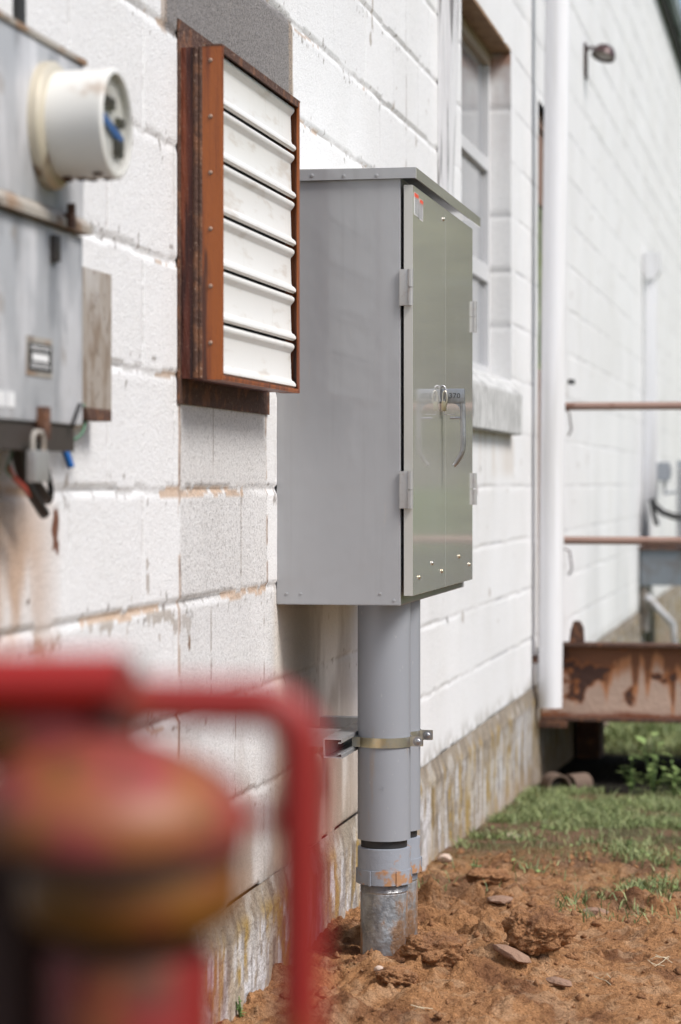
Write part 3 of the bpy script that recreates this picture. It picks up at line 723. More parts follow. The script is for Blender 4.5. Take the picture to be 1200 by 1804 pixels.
# inner fillet
hd.prism([(gxx-.004, hz-.0165), (gxx-.020, hz-.0165), (gxx-.012, hz-.0195), (gxx-.0065, hz-.026), (gxx-.004, hz-.034)], 'y', hy-.005, hy+.005)
hd.tube([(gxx-.028, hy, hz-.049), (gxx+.004, hy, hz-.049)], .0028, 10)
hobj = hd.build('handle', M['steel'], cab, smooth=40)
cu = bpy.data.curves.new('number', 'FONT'); cu.body = '370'; cu.size = .0165; cu.extrude = .0004; cu.align_x = 'CENTER'; cu.align_y = 'CENTER'; cu.space_character = 1.1
to = bpy.data.objects.new('tmp_text', cu); col.objects.link(to); bpy.context.view_layer.update()
me = bpy.data.meshes.new_from_object(to.evaluated_get(bpy.context.evaluated_depsgraph_get())); bpy.data.objects.remove(to); me.name = 'number'
me.transform(Matrix.Translation((DXF+.032, hy-.0073, hz)) @ Matrix.Rotation(R(90), 4, 'X'))
no = link_mesh('number', me, M['ink'], None, (0,0,0)); no.parent = hobj; me.transform(Matrix.Translation(-ORG[hobj.name])); no.name = 'stamped_number'
# padlock ring through the handle
pl = thing('padlock', (DXF+.008, hy, hz-.04), 'small brassy padlock hanging on the cabinet handle', 'padlock')
ring = [(DXF+.006 + .0075*math.cos(a_), hy-.012, hz+.004 + .019*math.sin(a_)) for a_ in np.linspace(0, 2*math.pi, 25)]
MB().tube(ring, .0022, 8, caps=False).build('shackle', M['steel'], pl, smooth=180)
ring2 = [(DXF+.011 + .005*math.cos(a_), hy-.015, hz-.006 + .017*math.sin(a_)) for a_ in np.linspace(0, 2*math.pi, 25)]
MB().tube(ring2, .0020, 8, caps=False).build('ring', M['zinc'], pl, smooth=180)
MB().box(DXF+.004, DXF+.0145, hy-.021, hy-.010, hz-.034, hz-.012, .003).build('lock_body', M['brass'], pl, smooth=40)
MB().tube([(DXF+.009, hy-.014, hz-.033), (DXF+.0095, hy-.014, hz-.042), (DXF+.034, hy-.014, hz-.041)], .0009, 6).build('seal_wire', M['steel'], pl)

# ================================================================== CONDUITS
CPX = .201; cya, cyb = 5.079, 5.210
def conduit(Yc, lab, zb, ztop_end, zc0, zc1):
    t = thing('conduit', (CPX, Yc, zb), lab, 'conduit', 'grey conduits below the cabinet')
    MB().lathe((CPX, Yc, 0), [(.0572, ztop_end), (.0572, cz0-.001)], 64).build('pipe', M['conduit'], t, smooth=40)
    MB().lathe((CPX, Yc, 0), [(.0500, zc0-.02), (.0500, ztop_end+.001)], 48).build('inner_neck', M['dark'], t, smooth=40)
    c_ = MB().lathe((CPX, Yc, 0), [(.0525, zc1+.001), (.0572, zc1), (.0575, zc0+.002), (.0565, zc0+.03), (.0590, zc0+.03), (.0590, zc0-.001), (.054, zc0-.001)][::-1], 64)
    for k in range(6):
        a_ = k*math.pi/3 - .9
        c_.box(-.0015, .0015, -.0025, .0025, -.016, .016, 0, Matrix.Rotation(a_, 3, 'Z'))
        for v in c_.bm.verts[-8:]: v.co += Vector((CPX+.0595*math.cos(a_), Yc+.0595*math.sin(a_), zc0+.014))
    c_.build('coupling', M['coupling'], t, smooth=40)
    th_ = [(.0500, zc0-.022)]
    z_ = zc0-.018
    while z_ < zc0-.001: th_ += [(.0503, z_), (.0515, z_+.0012)]; z_ += .0026
    MB().lathe((CPX, Yc, 0), th_, 48).build('thread', M['steel'], t)
    MB().lathe((CPX, Yc, 0), [(.0512, zb), (.0512, zc0-.022), (.049, zc0-.0205)], 64).build('galvanised_pipe', M['galv'], t, smooth=40)
    return t
c1 = conduit(cya, 'nearer grey plastic conduit with muddy coupling and galvanised foot', -.12, ZC-.767, ZC-.861, ZC-.785)
c2 = conduit(cyb, 'farther grey conduit mostly hidden behind the nearer one', -.12, ZC-.765, ZC-.857, ZC-.782)
mk_ = PY(671, 1389, cya-.0573)
MB().lathe((mk_.x, mk_.y+.0008, mk_.z), [(.0062,0),(.0062,-.0006),(.0052,-.0006),(.0052,0)], 24, 'y').box(mk_.x-.003, mk_.x+.003, mk_.y-.0004, mk_.y+.003, mk_.z-.0006, mk_.z+.0006).build('round_stamp', M['conduit'], c1)
# strut
sz = ZC-.556
st = MB()
s0, s1 = 4.905, 5.42
xb, xf = .103, .1435
st.box(xb, xb+.0025, s0, s1, sz-.0205, sz+.0205)
for sg in (-1, 1):
    st.box(xb+.0025, xf, s0, s1, sz+sg*.0205-(.0025 if sg>0 else 0), sz+sg*.0205+(.0025 if sg<0 else 0))
    zz = sz+sg*.0115
    st.box(xf-.009, xf-.0022, s0, s1, zz-.0012, zz+.0012)
    a_, b_ = sorted((zz+sg*.0012, sz+sg*.018)); st.box(xf-.0022, xf, s0, s1, a_, b_)
for yy in (5.13, 5.38): st.box(.0, xb, yy-.02, yy+.02, sz-.02, sz+.02)
so_ = st.build('strut_channel', M['strut'], None, (0.12, 5.16, sz)); setp(so_, 'short galvanised strut channel behind the conduits below the cabinet', 'bracket')
for (t, Yc) in ((c1, cya), (c2, cyb)):
    cb = MB(); rr = .0590; h = .0105
    for side in (-1, 1):
        path = [(xf-.006, Yc+side*.034), (xf+.004, Yc+side*.036)]
        a0 = math.radians(140); a1 = math.radians(7)
        for k in range(25):
            a_ = a0 + (a1-a0)*k/24
            path.append((CPX+rr*math.cos(a_), Yc+side*rr*math.sin(a_)))
        path += [(CPX+rr+.004, Yc+side*.0045), (CPX+rr+.026, Yc+side*.0045)]
        ro = []
        for i, (x_, y_) in enumerate(path):
            d_ = Vector((path[min(i+1,len(path)-1)][0]-path[max(i-1,0)][0], path[min(i+1,len(path)-1)][1]-path[max(i-1,0)][1])).normalized()
            n_ = Vector((-d_.y, d_.x))*side*-.0011*-1
            ro.append([cb.bm.verts.new((x_, y_, sz-h)), cb.bm.verts.new((x_+n_.x, y_+n_.y, sz-h)), cb.bm.verts.new((x_+n_.x, y_+n_.y, sz+h)), cb.bm.verts.new((x_, y_, sz+h))])
        for i in range(len(ro)-1):
            for k in range(4): cb.bm.faces.new((ro[i][k], ro[i][(k+1)%4], ro[i+1][(k+1)%4], ro[i+1][k]))
    clamp = cb.build('pipe_clamp', M['zinc'], t, smooth=30)
    bx = CPX+rr+.016
    MB().lathe((bx, Yc-.006, sz), [(.0105,0),(.0105,-.0012),(.0065,-.0012),(.0065,-.006),(.0050,-.0072),(0,-.0075)], 20, 'y').tube([(bx, Yc-.013, sz), (bx, Yc+.018, sz)], .0032, 10).build('clamp_bolt', M['steel'], clamp, smooth=40)

# ================================================================== LOUVRED VENT
LY0, LY1, LX = 4.122, 4.776, .080
lz0, lz1 = ZC+.185, ZC+.783
lv = thing('louvre_vent', (0, (LY0+LY1)/2, lz0), 'rusty framed wall vent with white horizontal louvre blades', 'vent')
fl = MB().box(0.001, .004, LY0-.012, LY1+.055, lz0-.042, lz0+.02).box(0.001, .004, LY0-.012, LY0+.03, lz0+.02, lz1-.02).box(0.001, .004, LY0-.012, LY1+.03, lz1-.02, lz1+.046).box(0.001,.004, LY1-.03, LY1+.055, lz0+.02, lz1-.02)
fl.build('wall_flange', M['rust_dark'], lv)
# inner sleeve and outer frame
sv = MB()
for (a0, a1, b0, b1) in ((LY0, LY0+.003, lz0, lz1), (LY1-.003, LY1, lz0, lz1)):
    sv.box(.004, .046, a0+.004, a1+.004 if a0 == LY0 else a1-.004, b0+.003, b1-.003)
sv.box(.004, .046, LY0+.007, LY1-.007, lz0+.003, lz0+.006).box(.004, .046, LY0+.007, LY1-.007, lz1-.006, lz1-.003)
sv.build('sleeve', M['rust_side'], lv)
rb = MB().tube([(.032, LY0+.004, lz0+.004), (.032, LY0+.004, lz1-.004)], .006, 10).tube([(.041, LY0+.003, lz0+.004), (.041, LY0+.003, lz1-.004)], .0045, 10)
rb.build('corroded_seam', M['rust_dark'], lv, smooth=60)
of_ = MB()
of_.box(.044, LX, LY0, LY0+.003, lz0, lz1, .0008)
of_.box(.044, LX, LY1-.003, LY1, lz0, lz1, .0008)
tf_ = MB().box(.044, LX+.0008, LY0-.0006, LY1+.0006, lz1-.0028, lz1+.0006).box(LX-.003, LX+.0009, LY0+.011, LY1-.016, lz1-.0145, lz1-.003)
tf_.build('top_trim', M['rust_dark'], lv)
of_.box(.044, LX, LY0+.003, LY1-.003, lz0, lz0+.003)
of_.box(LX-.003, LX+.0006, LY0+.003, LY0+.011, lz0+.003, lz1-.003).box(LX-.003, LX+.0006, LY1-.016, LY1-.003, lz0+.003, lz1-.003)
of_.box(LX-.003, LX+.0006, LY0+.011, LY1-.016, lz0+.003, lz0+.008)
of_.build('frame', M['rust_lip'], lv)
for py in (106, 205, 304, 403, 504, 604):
    p = PY(371, py, LY0); MB().lathe(p, [(.0042,0),(.0042,-.001),(.003,-.0024),(0,-.003)], 14, 'y').build('screw', M['rust_screw'], lv, smooth=50)
# blades
nb_ = 6; top = lz1-.010; bot = lz0+.008; pit = (top-bot)/nb_
for k in range(nb_):
    zt = top - k*pit; zb_ = zt - pit
    x0 = LX-.019
    pr = [(x0+.001, zt-.001), (x0+.007, zt-.003), (x0+.0115, zt-.007), (x0+.0125, zt-.011), (x0+.0105, zt-.016), (x0+.005, zt-.022), (x0+.0042, zt-.025),
          (x0+.0058, zb_+.022), (x0+.0075, zb_+.0175), (x0+.0120, zb_+.0145), (x0+.0155, zb_+.010), (x0+.0155, zb_+.005), (x0+.011, zb_+.002)]
    inner = [(x-.0012, z-.0006) for x, z in pr][::-1]
    mb = MB().prism(pr+inner, 'y', LY0+.005, LY1-.020)
    mb.build('blade', M['blade'], lv, smooth=50)
MB().box(.03, .052, LY0+.006, LY1-.006, lz0+.005, lz1-.008).build('screen', M['dark'], lv)

# ================================================================== WHITE BATTEN ON THE WALL
bt = MB(); b0 = 7.10
segs = 10; top_z = ZC+2.2; bot_z = ZC+.35
vs = []
for i in range(segs+1):
    z_ = bot_z + (top_z-bot_z)*i/segs
    off = .003 + max(0, (z_-(ZC+.9)))*.032
    vs.append([bt.bm.verts.new(q) for q in ((.0005, b0, z_), (off+.028, b0, z_), (off+.028, b0+.12, z_), (.0005, b0+.12, z_))])
for i in range(segs):
    for k in range(4): bt.bm.faces.new((vs[i][k], vs[i][(k+1)%4], vs[i+1][(k+1)%4], vs[i+1][k]))
bt.bm.faces.new(vs[0]); bt.bm.faces.new(vs[-1][::-1])
setp(bt.build('wooden_board', M['wood_white'], None, (.01, 7.15, bot_z)), 'vertical white wooden board with peeling paint, above the grey cabinet', 'board')

# ================================================================== METER AND OLD BREAKER BOX (left edge)
MX = .10; MYR = 3.243
mbx = thing('meter_box', (.05, 2.95, ZC+.36), 'upper weathered grey meter socket box with a rusty lower lip', 'meter box')
MB().box(.02, MX, 2.55, MYR, ZC+.375, ZC+.592, .004).build('housing', M['box_grey'], mbx, smooth=40)
MB().box(.02, MX+.004, 2.548, MYR+.004, ZC+.592, ZC+.600, .001).build('top_lip', M['box_tan'], mbx)
MB().prism([(.02, ZC+.375), (MX, ZC+.375), (MX+.012, ZC+.362), (MX+.012, ZC+.352), (.02, ZC+.352)], 'y', 2.548, MYR+.003).build('bottom_lip', M['box_tan'], mbx)
mc = (MX, 3.08, ZC+.483)
em = thing('electric_meter', mc, 'round white electric meter with a clear glass face on the socket box', 'electric meter')
MB().lathe(mc, [(.086,.0),(.086,.012),(.080,.018),(.0745,.019)], 64, 'x').build('mounting_ring', M['creamring'], em, smooth=40)
MB().lathe(mc, [(.072,.006),(.0730,.03),(.0735,.085),(.0745,.088),(.0745,.096),(.0715,.0985),(.0672,.0985),(.0668,.084)], 64, 'x').build('cover', M['meter'], em, smooth=40)
cr = MB()
for (a_, h_) in ((-1.75,.032),(-1.62,.05),(-1.5,.062),(-1.9,.078),(-1.6,.086),(-1.35,.024)):
    cr.sphere((mc[0]+h_, mc[1]+.0735*math.cos(a_), mc[2]+.0735*math.sin(a_)), .006, (1.3,1,.5), 2, .4, 3)
cr.build('corrosion', M['rust_dark'], em, smooth=180)
MB().lathe(mc, [(.0,.088),(.0660,.088),(.0660,.086),(.0,.086)], 48, 'x').build('dial_plate', M['meter'], em)
q = Vector(mc)
MB().box(q.x+.087, q.x+.0945, q.y-.04, q.y+.005, q.z+.018, q.z+.034, .003).box(q.x+.087, q.x+.0945, q.y+.01, q.y+.045, q.z-.042, q.z-.018, .003).box(q.x+.087, q.x+.0945, q.y+.02, q.y+.05, q.z+.0, q.z+.012, .002).build('dial_works', M['darkbits'], em, smooth=40)
MB().box(-.002, .002, -.045, .045, -.006, .006, 0, Matrix.Rotation(R(-14), 3, 'X')).build('blue_strip', M['blue'], em).data.transform(Matrix.Translation((.0915, 0, -.008)) @ Matrix.Translation(ORG[em.name]))
gm, nt, pb = nt_new('clear_glass')
tr_ = nt.nodes.new('ShaderNodeBsdfTransparent'); gl_ = nt.nodes.new('ShaderNodeBsdfGlossy'); gl_.inputs['Roughness'].default_value = .04
lw = nt.nodes.new('ShaderNodeFresnel'); lw.inputs[0].default_value = 1.35; mx_ = nt.nodes.new('ShaderNodeMixShader')
mx_.inputs[0].default_value = .14; nt.links.new(tr_.outputs[0], mx_.inputs[1]); nt.links.new(gl_.outputs[0], mx_.inputs[2])
nt.links.new(mx_.outputs[0], nt.nodes['Material Output'].inputs[0])
M['glass'] = gm
MB().lathe(mc, [(0,.097),(.0655,.097),(.0655,.0955),(0,.0955)], 48, 'x').build('glass_face', M['glass'], em)
MB().tube([(MX+.013, MYR-.10, ZC+.352), (MX+.013, MYR-.10, ZC+.385)], .006, 10).box(MX+.005, MX+.018, MYR-.115, MYR-.095, ZC+.352, ZC+.37).build('seal_latch', M['rust_dark'], mbx)
bb = thing('breaker_box', (.05, 2.95, ZC+.08), 'lower old grey breaker box with a data plate and rust spots', 'breaker box')
MB().box(.02, MX, 2.55, MYR-.002, ZC+.082, ZC+.350, .008).build('housing', M['box_grey'], bb, smooth=40)
pA = PX(48, 622, MX); pB = PX(89, 622, MX)
zt_, zb_ = ZC+.187, ZC+.149
MB().box(MX-.001, MX+.0015, pA.y-.005, pB.y+.004, zb_-.006, zt_+.008).build('data_plate', M['box_tan'], bb)
MB().box(MX, MX+.002, pA.y, pB.y, zb_, zt_).build('plate_face', M['ink'], bb)
dp = MB().box(MX+.001, MX+.0025, pA.y+.015, pB.y-.015, zb_+.014, zb_+.024)
for zz in (zb_+.005, zb_+.0085, zb_+.029, zb_+.0325):
    yy = pA.y+.01
    while yy < pB.y-.012:
        w = random.uniform(.003,.009); dp.box(MX+.001, MX+.0024, yy, yy+w, zz, zz+.002); yy += w+.003
dp.build('plate_lettering', M['white'], bb)
pC = PX(26, 715, MX)
wl = MB()
for (a0, a1) in ((-.09,-.075),(-.068,-.050),(-.042,-.036),(-.026,-.004)): wl.box(MX-.001, MX+.0015, pC.y+a0, pC.y+a1, ZC+.098, ZC+.118)
wl.build('white_sticker', M['white'], bb)
pL = PX(93, 438, MX)
MB().box(MX-.001, MX+.008, pL.y-.012, pL.y+.012, pL.z-.018, pL.z+.018, .002).build('latch', M['darkbits'], bb, smooth=40)
pR = PX(70, 735, MX)
MB().box(MX-.001, MX+.012, pR.y-.012, pR.y+.012, pR.z-.03, pR.z+.014, .002).build('hasp', M['rust_dark'], bb, smooth=40)
MB().box(.03, .095, 2.6, MYR-.03, ZC+.045, ZC+.081).build('cable_gland', M['darkbits'], bb)
# padlock
lk = thing('padlock', (MX+.012, pR.y, ZC+.05), 'grey padlock hanging from the rusty hasp under the old breaker box', 'padlock')
a = PX(67, 820, MX+.012)
MB().box(a.x-.007, a.x+.007, a.y-.013*2.2, a.y+.013*2.2, a.z-.022, a.z+.020, .003).build('lock_body', M['hinge'], lk, smooth=40)
MB().tube([(a.x, a.y-.022, a.z+.018), (a.x, a.y-.022, a.z+.036), (a.x, a.y-.014, a.z+.044), (a.x, a.y+.014, a.z+.044), (a.x, a.y+.022, a.z+.036), (a.x, a.y+.022, a.z+.018)], .0035, 10).build('shackle', M['box_tan'], lk, smooth=60)
def cable(name, pts, r, m, label, cat='cable', grp=None):
    P_ = [PX(px, py, X_) for (px, py, X_) in pts]
    # catmull-rom
    out = []
    Q = [P_[0]] + P_ + [P_[-1]]
    for i in range(1, len(Q)-2):
        for k in range(6):
            t_ = k/6; p0,p1,p2,p3 = Q[i-1],Q[i],Q[i+1],Q[i+2]
            out.append(.5*((2*p1)+(-p0+p2)*t_+(2*p0-5*p1+4*p2-p3)*t_*t_+(-p0+3*p1-3*p2+p3)*t_**3))
    out.append(P_[-1])
    o = MB().tube(out, r, 10).build(name, m, None, tuple(P_[0]), smooth=180); setp(o, label, cat, grp); return o
cable('cable', [(20,735,.06),(28,790,.06),(45,850,.06),(78,905,.06)], .008, M['black'], 'thick black cable hanging lowest below the old breaker box')
cable('cable', [(48,735,.05),(45,800,.05),(60,860,.05),(83,884,.05),(90,865,.06),(82,820,.06),(78,760,.06)], .0042, M['black'], 'black cable looping back up beneath the old breaker box')
cable('cable', [(14,820,.06),(22,838,.06),(45,862,.06),(72,895,.06)], .004, M['redwire'], 'faded red wire hanging beside the black cable')
cable('cable', [(22,760,.07),(20,800,.07),(12,828,.065),(24,842,.06)], .002, M['greenwire'], 'thin dark green wire under the old breaker box')
cable('cable', [(30,740,.05),(38,790,.05),(60,840,.055),(84,878,.055)], .006, M['black'], 'middle black cable bundled against the thick hanging one')
cable('cable', [(60,742,.05),(52,800,.05),(66,858,.05)], .003, M['box_tan'], 'tan wire tucked behind the grey padlock')
cable('blue_connector', [(110,778,.07),(117,800,.075),(125,823,.08)], .0055, M['blue'], 'blue plastic plug dangling right of the cables', 'connector')
cable('wire', [(112,778,.07),(130,775,.07),(145,762,.07),(150,740,.06),(147,712,.06)], .0022, M['greenwire'], 'thin wire curling up along the box corner')
cable('wire', [(128,750,MX+.004),(133,735,MX+.004),(141,712,MX+.004)], .0028, M['black'], 'short black wire end poking over the box corner')
cable('cable', [(34,-30,.06),(34,60,.06)], .009, M['black'], 'straight black cable entering the meter box from above')
# backboard
k = PX(197, 485, .04)
bk = MB().box(.003, .040, 2.6, k.y, ZC+.098, ZC+.326, .002)
setp(bk.build('backboard', M['wood_grey'], None, (.02, 3.1, ZC+.1)), 'weathered grey wooden board behind the old breaker box', 'board')
MB_ = MB().box(.041, .07, k.y-.22, k.y-.10, ZC+.094, ZC+.112, .002)
setp(MB_.build('pipe_stub', M['rust_dark'], None, (.05, k.y-.16, ZC+.1)), 'rusty metal stub at the bottom of the weathered board', 'bracket')

# ================================================================== DOWNSPOUTS, LAMP, LANDING
dY = 9.55
ds = thing('downspout', (.071, dY, ZC-.9), 'tall round white downspout in front of the brown doorway', 'downspout')
MB().tube([(.071, dY, ZC-.898), (.085, dY, ZC+.6), (.1025, dY, ZC+1.95), (.106, dY, TOPZ-.1)], .0495, 32).build('pipe', M['whitepvc'], ds, smooth=40)
MB().lathe((.085, dY, ZC+.0), [(.0505,-.03),(.053,-.028),(.053,.028),(.0505,.03)], 32).build('collar', M['whitepvc'], ds, smooth=40) if False else None
MB().box(.002, .05, dY-.015, dY+.015, TOPZ-.5, TOPZ-.46).build('bracket', M['rust_dark'], ds)
MB().box(.002, .05, dY-.015, dY+.015, ZC-.72, ZC-.69).build('bracket', M['rust_dark'], ds)
xw = PX(1149, 700, .06)
d2_ = thing('downspout', (.06, xw.y, 0), 'far white downspout with a square leader head beside the condenser', 'downspout')
MB().box(.02, .09, xw.y-.035, xw.y+.035, ZC-.12, ZC+1.35, .006).build('pipe', M['whitepvc'], d2_, smooth=40)
MB().prism([(.005, ZC+1.52), (.115, ZC+1.52), (.115, ZC+1.40), (.085, ZC+1.345), (.02, ZC+1.345), (.005, ZC+1.4)], 'y', xw.y-.06, xw.y+.06).build('leader_head', M['whitepvc'], d2_)
# wall lamp
pl_ = PX(1030, 88, 0)
wlm = thing('wall_lamp', pl_, 'small bronze flood lamp on a bracket high on the white wall', 'wall lamp')
MB().box(0.001, .012, pl_.y-.05, pl_.y+.05, pl_.z-.14, pl_.z+.03, .003).build('mounting_plate', M['fixture'], wlm)
MB().tube([(.01, pl_.y, pl_.z), (.035, pl_.y, pl_.z+.012), (.07, pl_.y, pl_.z)], .008, 10).build('arm', M['fixture'], wlm, smooth=60)
ax = Vector((-.25, -.30, -.90)).normalized(); hc = Vector((.095, pl_.y, pl_.z-.022))
rotm = ax.to_track_quat('Z', 'Y').to_matrix()
hm = MB().lathe((0,0,0), [(0,-.045),(.025,-.042),(.045,-.028),(.056,-.005),(.060,.018),(.054,.018),(.05,.0)], 28)
for v in hm.bm.verts: v.co = rotm @ v.co + hc
hm.build('lamp_head', M['fixture'], wlm, smooth=60)
hm = MB().lathe((0,0,0), [(0,.020),(.035,.016),(.052,.008),(.052,.0),(0,0)], 28)
for v in hm.bm.verts: v.co = rotm @ v.co + hc
hm.build('lens', M['lens'], wlm, smooth=60)
# landing
LZ = ZC-.645
ld = thing('steel_landing', (0.9, 10.4, LZ), 'rusty steel door landing with pipe railings and an I-beam edge', 'landing')
LYa, LYb, LXr = 9.66, 11.3, 2.9  # outer end pushed past the view to deepen the shade below
def ibeam(mb, x0, x1, yc, zb, zt, w=.10, wb=.009, fl_=.014):
    mb.box(x0, x1, yc-w/2, yc+w/2, zt-fl_, zt, .002); mb.box(x0, x1, yc-w/2, yc+w/2, zb, zb+fl_, .002)
fb = MB(); ibeam(fb, .02, LXr, LYa+.05, LZ-.318, LZ-.002); fo = fb.build('front_beam', M['rust_dark'], ld)
wx = np.arange(.02, LXr, .006); wz = np.linspace(LZ-.303, LZ-.017, 60)
WX, WZ = np.meshgrid(wx, wz, indexing='ij'); dep = (LZ-.017) - WZ
na = fbm(WX, WZ, 30, 4, 201); nb2 = fbm(WX, WZ*.25, 26, 3, 202); nc = fbm(WX, WX*0, 5, 3, 203); nd = fbm(WX, WX*0+3, 38, 2, 204)
CW = np.ones(WX.shape+(3,))*np.array([.58,.41,.32])*(.9+.25*(na-.5))[..., None]
def bw(m, c):
    global CW
    mk = np.clip(m, 0, 1)[..., None]; CW = CW*(1-mk) + np.array(c)*mk
Ld = .045 + .10*ss(.35,.7,nc) + .17*ss(.45,.75,nd)
bw(ss(Ld+.05+.03*(na-.5), Ld-.01, dep)*.85, (.46,.17,.05)); bw(ss(Ld-.01+.03*(na-.5), Ld-.05, dep)*.9, (.16,.06,.028))
bw(ss(.60,.66,fbm(WX, WZ, 11, 4, 205)), (.30,.10,.03)); bw(ss(.64,.68,fbm(WX, WZ, 11, 4, 205)), (.07,.03,.02))
bw(ss(.255,.285,dep+.03*(na-.5)), (.20,.06,.025)); bw(ss(.16,.02,WX+.1*(na-.5))*.8*ss(.4,.55,na), (.30,.10,.03))
link_mesh('beam_web', grid_mesh('beam_web', wx, wz, np.stack([WX, 0*WX+LYa+.044, WZ], -1), CW), M['web'], fo)
MB().box(-.005, .13, LYa-.02, LYa+.02, LZ-.345, LZ-.319, .003).build('bearing_plate', M['rust_dark'], ld)
fb = MB(); ibeam(fb, .02, LXr, LYb-.05, LZ-.318, LZ-.112); fb.box(.02, LXr, LYb-.055, LYb-.045, LZ-.303, LZ-.127); fb.build('back_beam', M['rust_dark'], ld)
MB().box(.02, LXr, LYa+.105, LYb-.005, LZ-.110, LZ-.106).build('deck_plate', M['rust_dark'], ld)
rl = MB()
for zz in (ZC+.316, ZC-.232):
    rl.tube([(.06, LYa+.09, zz), (LXr-.04, LYa+.09, zz)], .0165, 14)
rl.build('front_rail', M['rail'], ld, smooth=50)
for (x_, y_) in ((.062, LYa+.09), (LXr-.04, LYa+.09)):
    MB().tube([(x_, y_, LZ), (x_, y_, ZC+.33)], .019, 14).build('rail_post', M['rail'], ld, smooth=50)
for (x_, y_) in ((LXr-.1, LYa+.05), (LXr-.1, LYb-.05)):
    MB().box(x_-.05, x_+.05, y_-.05, y_+.05, -.35, LZ-.319).build('leg', M['rust_dark'], ld)
pb_ = PY(1017, 1110, LYa+.06)
MB().prism([(pb_.x-.03, LZ), (pb_.x+.03, LZ), (pb_.x+.026, LZ+.06), (pb_.x+.012, LZ+.085), (pb_.x-.012, LZ+.085), (pb_.x-.024, LZ+.05)], 'y', LYa+.03, LYa+.07).build('lug', M['rust_dark'], ld)
pr_ = MB().box(.03, .14, 11.05, 11.29, -.4, LZ-.33, .01)
setp(pr_.build('concrete_pier', M['rust_dark'], None, (.08, 11.17, -.3)), 'short dark pier block under the rusty landing', 'pier')
# small hooks on the wall
for (px, py, lab) in ((1001, 672, 'small dark bolt stub in the white wall above the upper rail'),):
    p = PX(px, py, 0); setp(MB().tube([(0, p.y, p.z), (.03, p.y, p.z-.004)], .012, 10).build('bolt_stub', M['dark'], None, tuple(p)), lab, 'bolt')
for (px, py, lab) in ((993, 745, 'bent wire hook on the wall just under the upper rail'), (994, 990, 'bent wire hook on the wall just under the lower rail')):
    p = PX(px, py, .0); setp(MB().tube([(0, p.y, p.z+.06), (.025, p.y, p.z+.05), (.035, p.y, p.z-.03), (.02, p.y, p.z-.06)], .004, 8).build('wire_hook', M['fixture'], None, tuple(p), smooth=60), lab, 'hook')
# ---- far platform with condenser
pY = 15.4
pf = thing('equipment_platform', (.5, pY, ZC-.42), 'blue-grey steel platform on the far wall carrying the condenser', 'platform')
MB().box(.01, 1.4, pY, pY+1.2, ZC-.655, ZC-.425, .004).build('side_skirt', M['platform'], pf)
MB().box(0.002, 1.42, pY-.02, pY+1.22, ZC-.424, ZC-.405).build('platform_top', M['rust_dark'], pf)
b_ = MB().tube([(.04, pY+.05, ZC-.66), (.04, pY+.05, ZC-.95)], .035, 8); b_.build('wall_bracket', M['wood_grey'], pf)
MB().tube([(.05, pY-.0, ZC-.72), (.22, pY-.0, ZC-.9)], .022, 8).tube([(.22, pY, ZC-.88), (.26, pY, -.3)], .02, 8).build('brace', M['box_grey'], pf)
MB().tube([(1.3, pY+.1, ZC-.66), (1.3, pY+.1, -.35)], .04, 8).build('leg', M['platform'], pf)
cn = thing('air_conditioner', (.6, pY+.6, ZC-.405), 'grey condenser unit with a slatted grille on the far platform', 'air conditioner')
MB().box(.235, .95, pY+.12, pY+.9, ZC-.404, ZC+.146, .01).build('casing', M['unit'], cn)
gl = MB(); n_ = 26
for i in range(n_):
    zz = ZC-.38 + i*(.50/n_); gl.box(.24, .945, pY+.105, pY+.119, zz, zz+.009)
for i in range(12): gl.box(.24+i*.06, .246+i*.06, pY+.10, pY+.105, ZC-.39, ZC+.13)
gl.build('grille', M['winframe'], cn)
p = PX(1166, 840, .03)
sw = thing('disconnect_box', p, 'small blue-grey electrical disconnect box on the far wall', 'electrical box')
MB().box(.002, .09, p.y-.08, p.y+.08, ZC+.02, ZC+.155, .005).build('housing', M['unit'], sw)
MB().box(.091, .1, p.y-.02, p.y+.02, ZC+.05, ZC+.12, .002).tube([(.05, p.y, ZC+.02), (.05, p.y, ZC-.07), (.2, p.y+.1, ZC-.05)], .014, 8).build('conduit_stub', M['unit'], sw)
q1 = PX(1148, 880, .08); 
hs = MB().tube([(.08, q1.y, ZC-.10), (.10, q1.y, ZC-.14), (.15, q1.y, ZC-.185), (.22, q1.y, ZC-.21), (.30, q1.y+.1, ZC-.22)], .022, 10)
setp(hs.build('insulated_hose', M['black'], None, tuple(q1), smooth=60), 'black insulated hose running from the far downspout to the condenser', 'hose')
hs = MB().tube([(.085, q1.y-.06, ZC-.11), (.10, q1.y-.06, ZC-.20), (.12, q1.y-.06, ZC-.27)], .016, 10)
setp(hs.build('hose_end', M['black'], None, (.085, q1.y, ZC-.11), smooth=60), 'short black hose end hanging below the far downspout', 'hose')

# broken clay pipe under the landing
pp = PD(1000, 1385, 9.35)
pz = gz(pp.x, pp.y)
cp = MB()
for i, (ox, oy, rr, rz) in enumerate(((-.045, 0, .048, 25), (.03, .06, .042, -35))):
    rotz = Matrix.Rotation(R(rz), 3, 'Z'); A = []; n_ = 16
    for j in range(n_+1):
        a_ = math.radians(-15 + 210*j/n_)
        for (r_, l_) in ((rr, -.05), (rr, .05), (rr-.008, .05), (rr-.008, -.05)):
            v_ = rotz @ Vector((r_*math.cos(a_), l_, r_*math.sin(a_)))
            A.append(cp.bm.verts.new(Vector((pp.x+ox, pp.y+oy, pz+.02)) + v_))
    for j in range(n_):
        for k in range(4):
            cp.bm.faces.new((A[j*4+k], A[j*4+(k+1)%4], A[(j+1)*4+(k+1)%4], A[(j+1)*4+k]))
setp(cp.build('broken_clay_pipe', M['terracotta'], None, (pp.x, pp.y, pz), smooth=60), 'broken curved brown clay pipe lying in the shadow under the landing', 'pipe')

